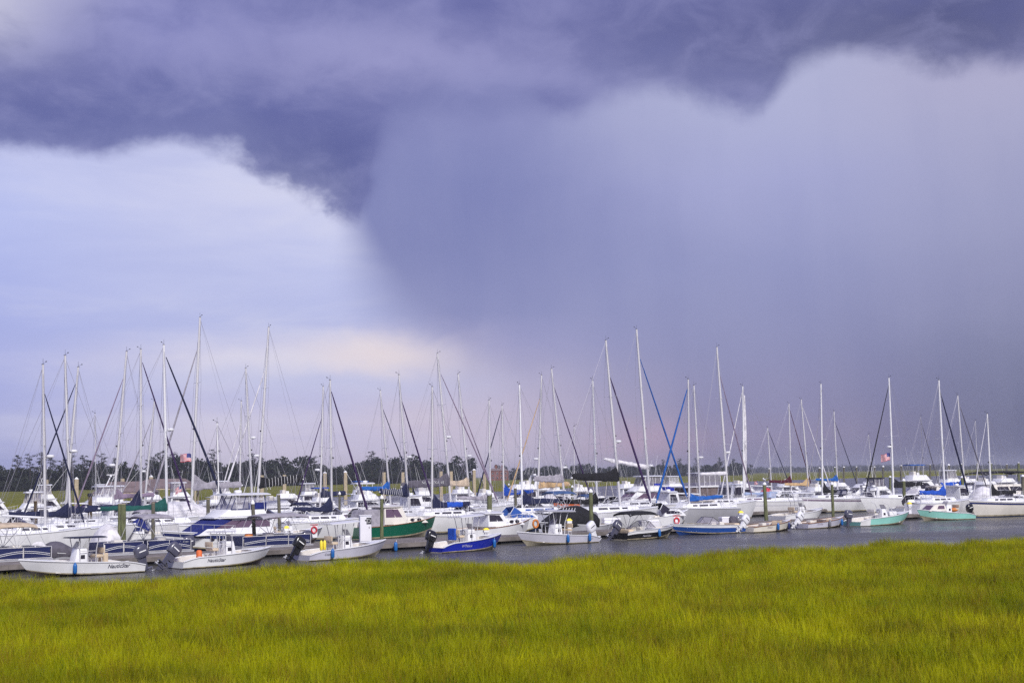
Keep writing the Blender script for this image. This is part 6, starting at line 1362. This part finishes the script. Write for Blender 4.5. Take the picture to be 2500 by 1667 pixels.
# ------------------------------------------------------------------ flags, gulls
def flag(px, py, wpx, hpx, Y, label, pole, lean=0.0, flip=False):
    p = atY(px, py, Y); w = wpx / F * Y; h = hpx / F * Y; r = empty('flag', p, R_(10), label, 'flag', 'American flags on the boats'); nx = 12; sg = -1 if flip else 1
    def pt(u, v): return (sg * (-u) * w, 0.18 * w * math.sin(u * 7.0 + v), h / 2 - v * h + lean * u * w + 0.05 * w * math.sin(u * 6.0))
    for k in range(13):
        u0 = 0.42 if k < 7 else 0.0
        MB().loft([[pt(lerp(u0, 1, i / nx), k / 13), pt(lerp(u0, 1, i / nx), (k + 1) / 13)] for i in range(nx + 1)], False, False).build('stripe', M['flagred' if k % 2 == 0 else 'flagwhite'], r)
    ca = MB().loft([[pt(0.42 * i / 5, 0), pt(0.42 * i / 5, 3.5 / 13), pt(0.42 * i / 5, 7 / 13)] for i in range(6)], False, False).build('canton', M['flagblue'], r); st = MB()
    for i in range(5):
        for j in range(4): q = pt(0.04 + 0.08 * i, (0.7 + 1.6 * j) / 13); st.box((q[0], q[1] - 0.012, q[2]), (w * 0.018, 0.012, w * 0.018))
    st.build('stars', M['flagwhite'], ca)
    MB().tube([(0.02, 0, h * 0.6), pole], 0.016, 5).build('staff', M['whitealu'], r)
flag(467, 1117, 26, 19, 120, 'American flag flying left of the tallest mast in the left half', (0.15, 0, -3.0)); flag(443, 1192, 15, 14, 150, 'small American flag tangled behind the violet furled jib', (0.6, 0, -1.0), -0.5); flag(2174, 1114, 23, 17, 172, 'American flag at the stout white mast near the right edge', (0.1, 0, -2.2), -0.15); flag(1850, 1178, 8, 8, 200, 'tiny red flag above the red covered runabout', (0.0, 0, -1.6))
def gull(p, rz, label, s=1.0):
    r = empty('gull', p, rz, label, 'bird', 'gulls on the pilings'); r.scale = (s, s, s)
    b = MB(); b.loft([[(x, rr * math.cos(a), z + rr * math.sin(a)) for a in (2 * PI * k / 8 for k in range(8))] for x, z, rr in ((-.30, .16, .015), (-.18, .15, .06), (0, .16, .085), (.12, .20, .07), (.19, .27, .05), (.25, .29, .048), (.30, .28, .012))]); b.build('body', M['capwhite'], r, 60)
    for sd in (-1, 1):
        MB().loft([[(.08, sd * .05, .21), (-.10, sd * .05, .20)], [(.10, sd * .32, .30), (-.06, sd * .30, .29)], [(.0, sd * .62, .38), (-.06, sd * .60, .38)]], False, False).build('wing', M['palegrey'], r); MB().tube([(0.0, sd * .03, .1), (.01, sd * .03, 0)], .008, 4).build('leg', M['yellow'], r)
    MB().tube([(.30, 0, .28), (.37, 0, .265)], [.014, .004], 5).build('beak', M['yellow'], r)
bp = at(1871, 1270, 0.5); tz = atY(1866, 1176, bp.y); gull((tz.x, bp.y, tz.z), R_(100), 'gull with spread wings landing on the leaning piling', 1.15)

# ------------------------------------------------------------------ settle the berths so that no two hulls overlap
def settle():
    bs = []
    for o in C.objects:
        if o.parent is None and o.get('category') in ('boat', 'sailboat', 'motor yacht', 'cabin cruiser', 'fishing boat', 'catamaran', 'dinghy'):
            h = [c for c in o.children if c.name.startswith(('hull', 'deck'))][0]; vs = h.data.vertices
            fixed = o.get('group') in (GF, 'pontoon boats with navy panels')
            bs.append([o, max(v.co.x for v in vs) - min(v.co.x for v in vs), max(v.co.y for v in vs) - min(v.co.y for v in vs), 0 if fixed else (1 if o['category'] == 'sailboat' else 2)])
    def overlap(a, b):
        d = (b[0].location - a[0].location).to_2d()
        if d.length > 16: return -1
        m = 9.0
        for q in (a, b):
            for k in (0, 1):
                t = q[0].rotation_euler.z + k * PI / 2; ax = Vector((math.cos(t), math.sin(t)))
                ext = lambda r: 0.47 * r[1] * abs(math.cos(r[0].rotation_euler.z - t)) + 0.45 * r[2] * abs(math.sin(r[0].rotation_euler.z - t))
                m = min(m, ext(a) + ext(b) - abs(d.dot(ax)))
        return m
    for it in range(80):
        hit = 0
        for i in range(len(bs)):
            for j in range(i):
                a, b = bs[i], bs[j]
                if overlap(a, b) > 0.05:
                    hit += 1
                    if a[3] == b[3]: mv, st = (a, b) if a[0].location.y >= b[0].location.y else (b, a)
                    else: mv, st = (a, b) if a[3] > b[3] else (b, a)
                    if mv[3] == 0: continue
                    s = 1 if mv[0].location.y >= st[0].location.y or st[3] == 0 else -1
                    z = mv[0].location.z; f = 1 + s * 0.5 / mv[0].location.y; mv[0].location = mv[0].location * f; mv[0].location.z = z
        if not hit: break
settle()

# ------------------------------------------------------------------ rain haze between here and the far shore
def haze():
    m = bpy.data.materials.new('haze'); m.use_nodes = True; t = m.node_tree; t.nodes.clear(); N = NT(t)
    v = N.n('ShaderNodeVolumePrincipled'); v.inputs['Color'].default_value = (0.86, 0.88, 0.98, 1); v.inputs['Density'].default_value = 0.00014; v.inputs['Anisotropy'].default_value = 0.2
    o = N.n('ShaderNodeOutputMaterial'); N.link(v.outputs[0], o.inputs['Volume'])
    MB().box((0, 3000, 19.5), (9600, 7600, 43)).build('haze', m).__setitem__('kind', 'stuff')
HAZE = True
if HAZE: haze()
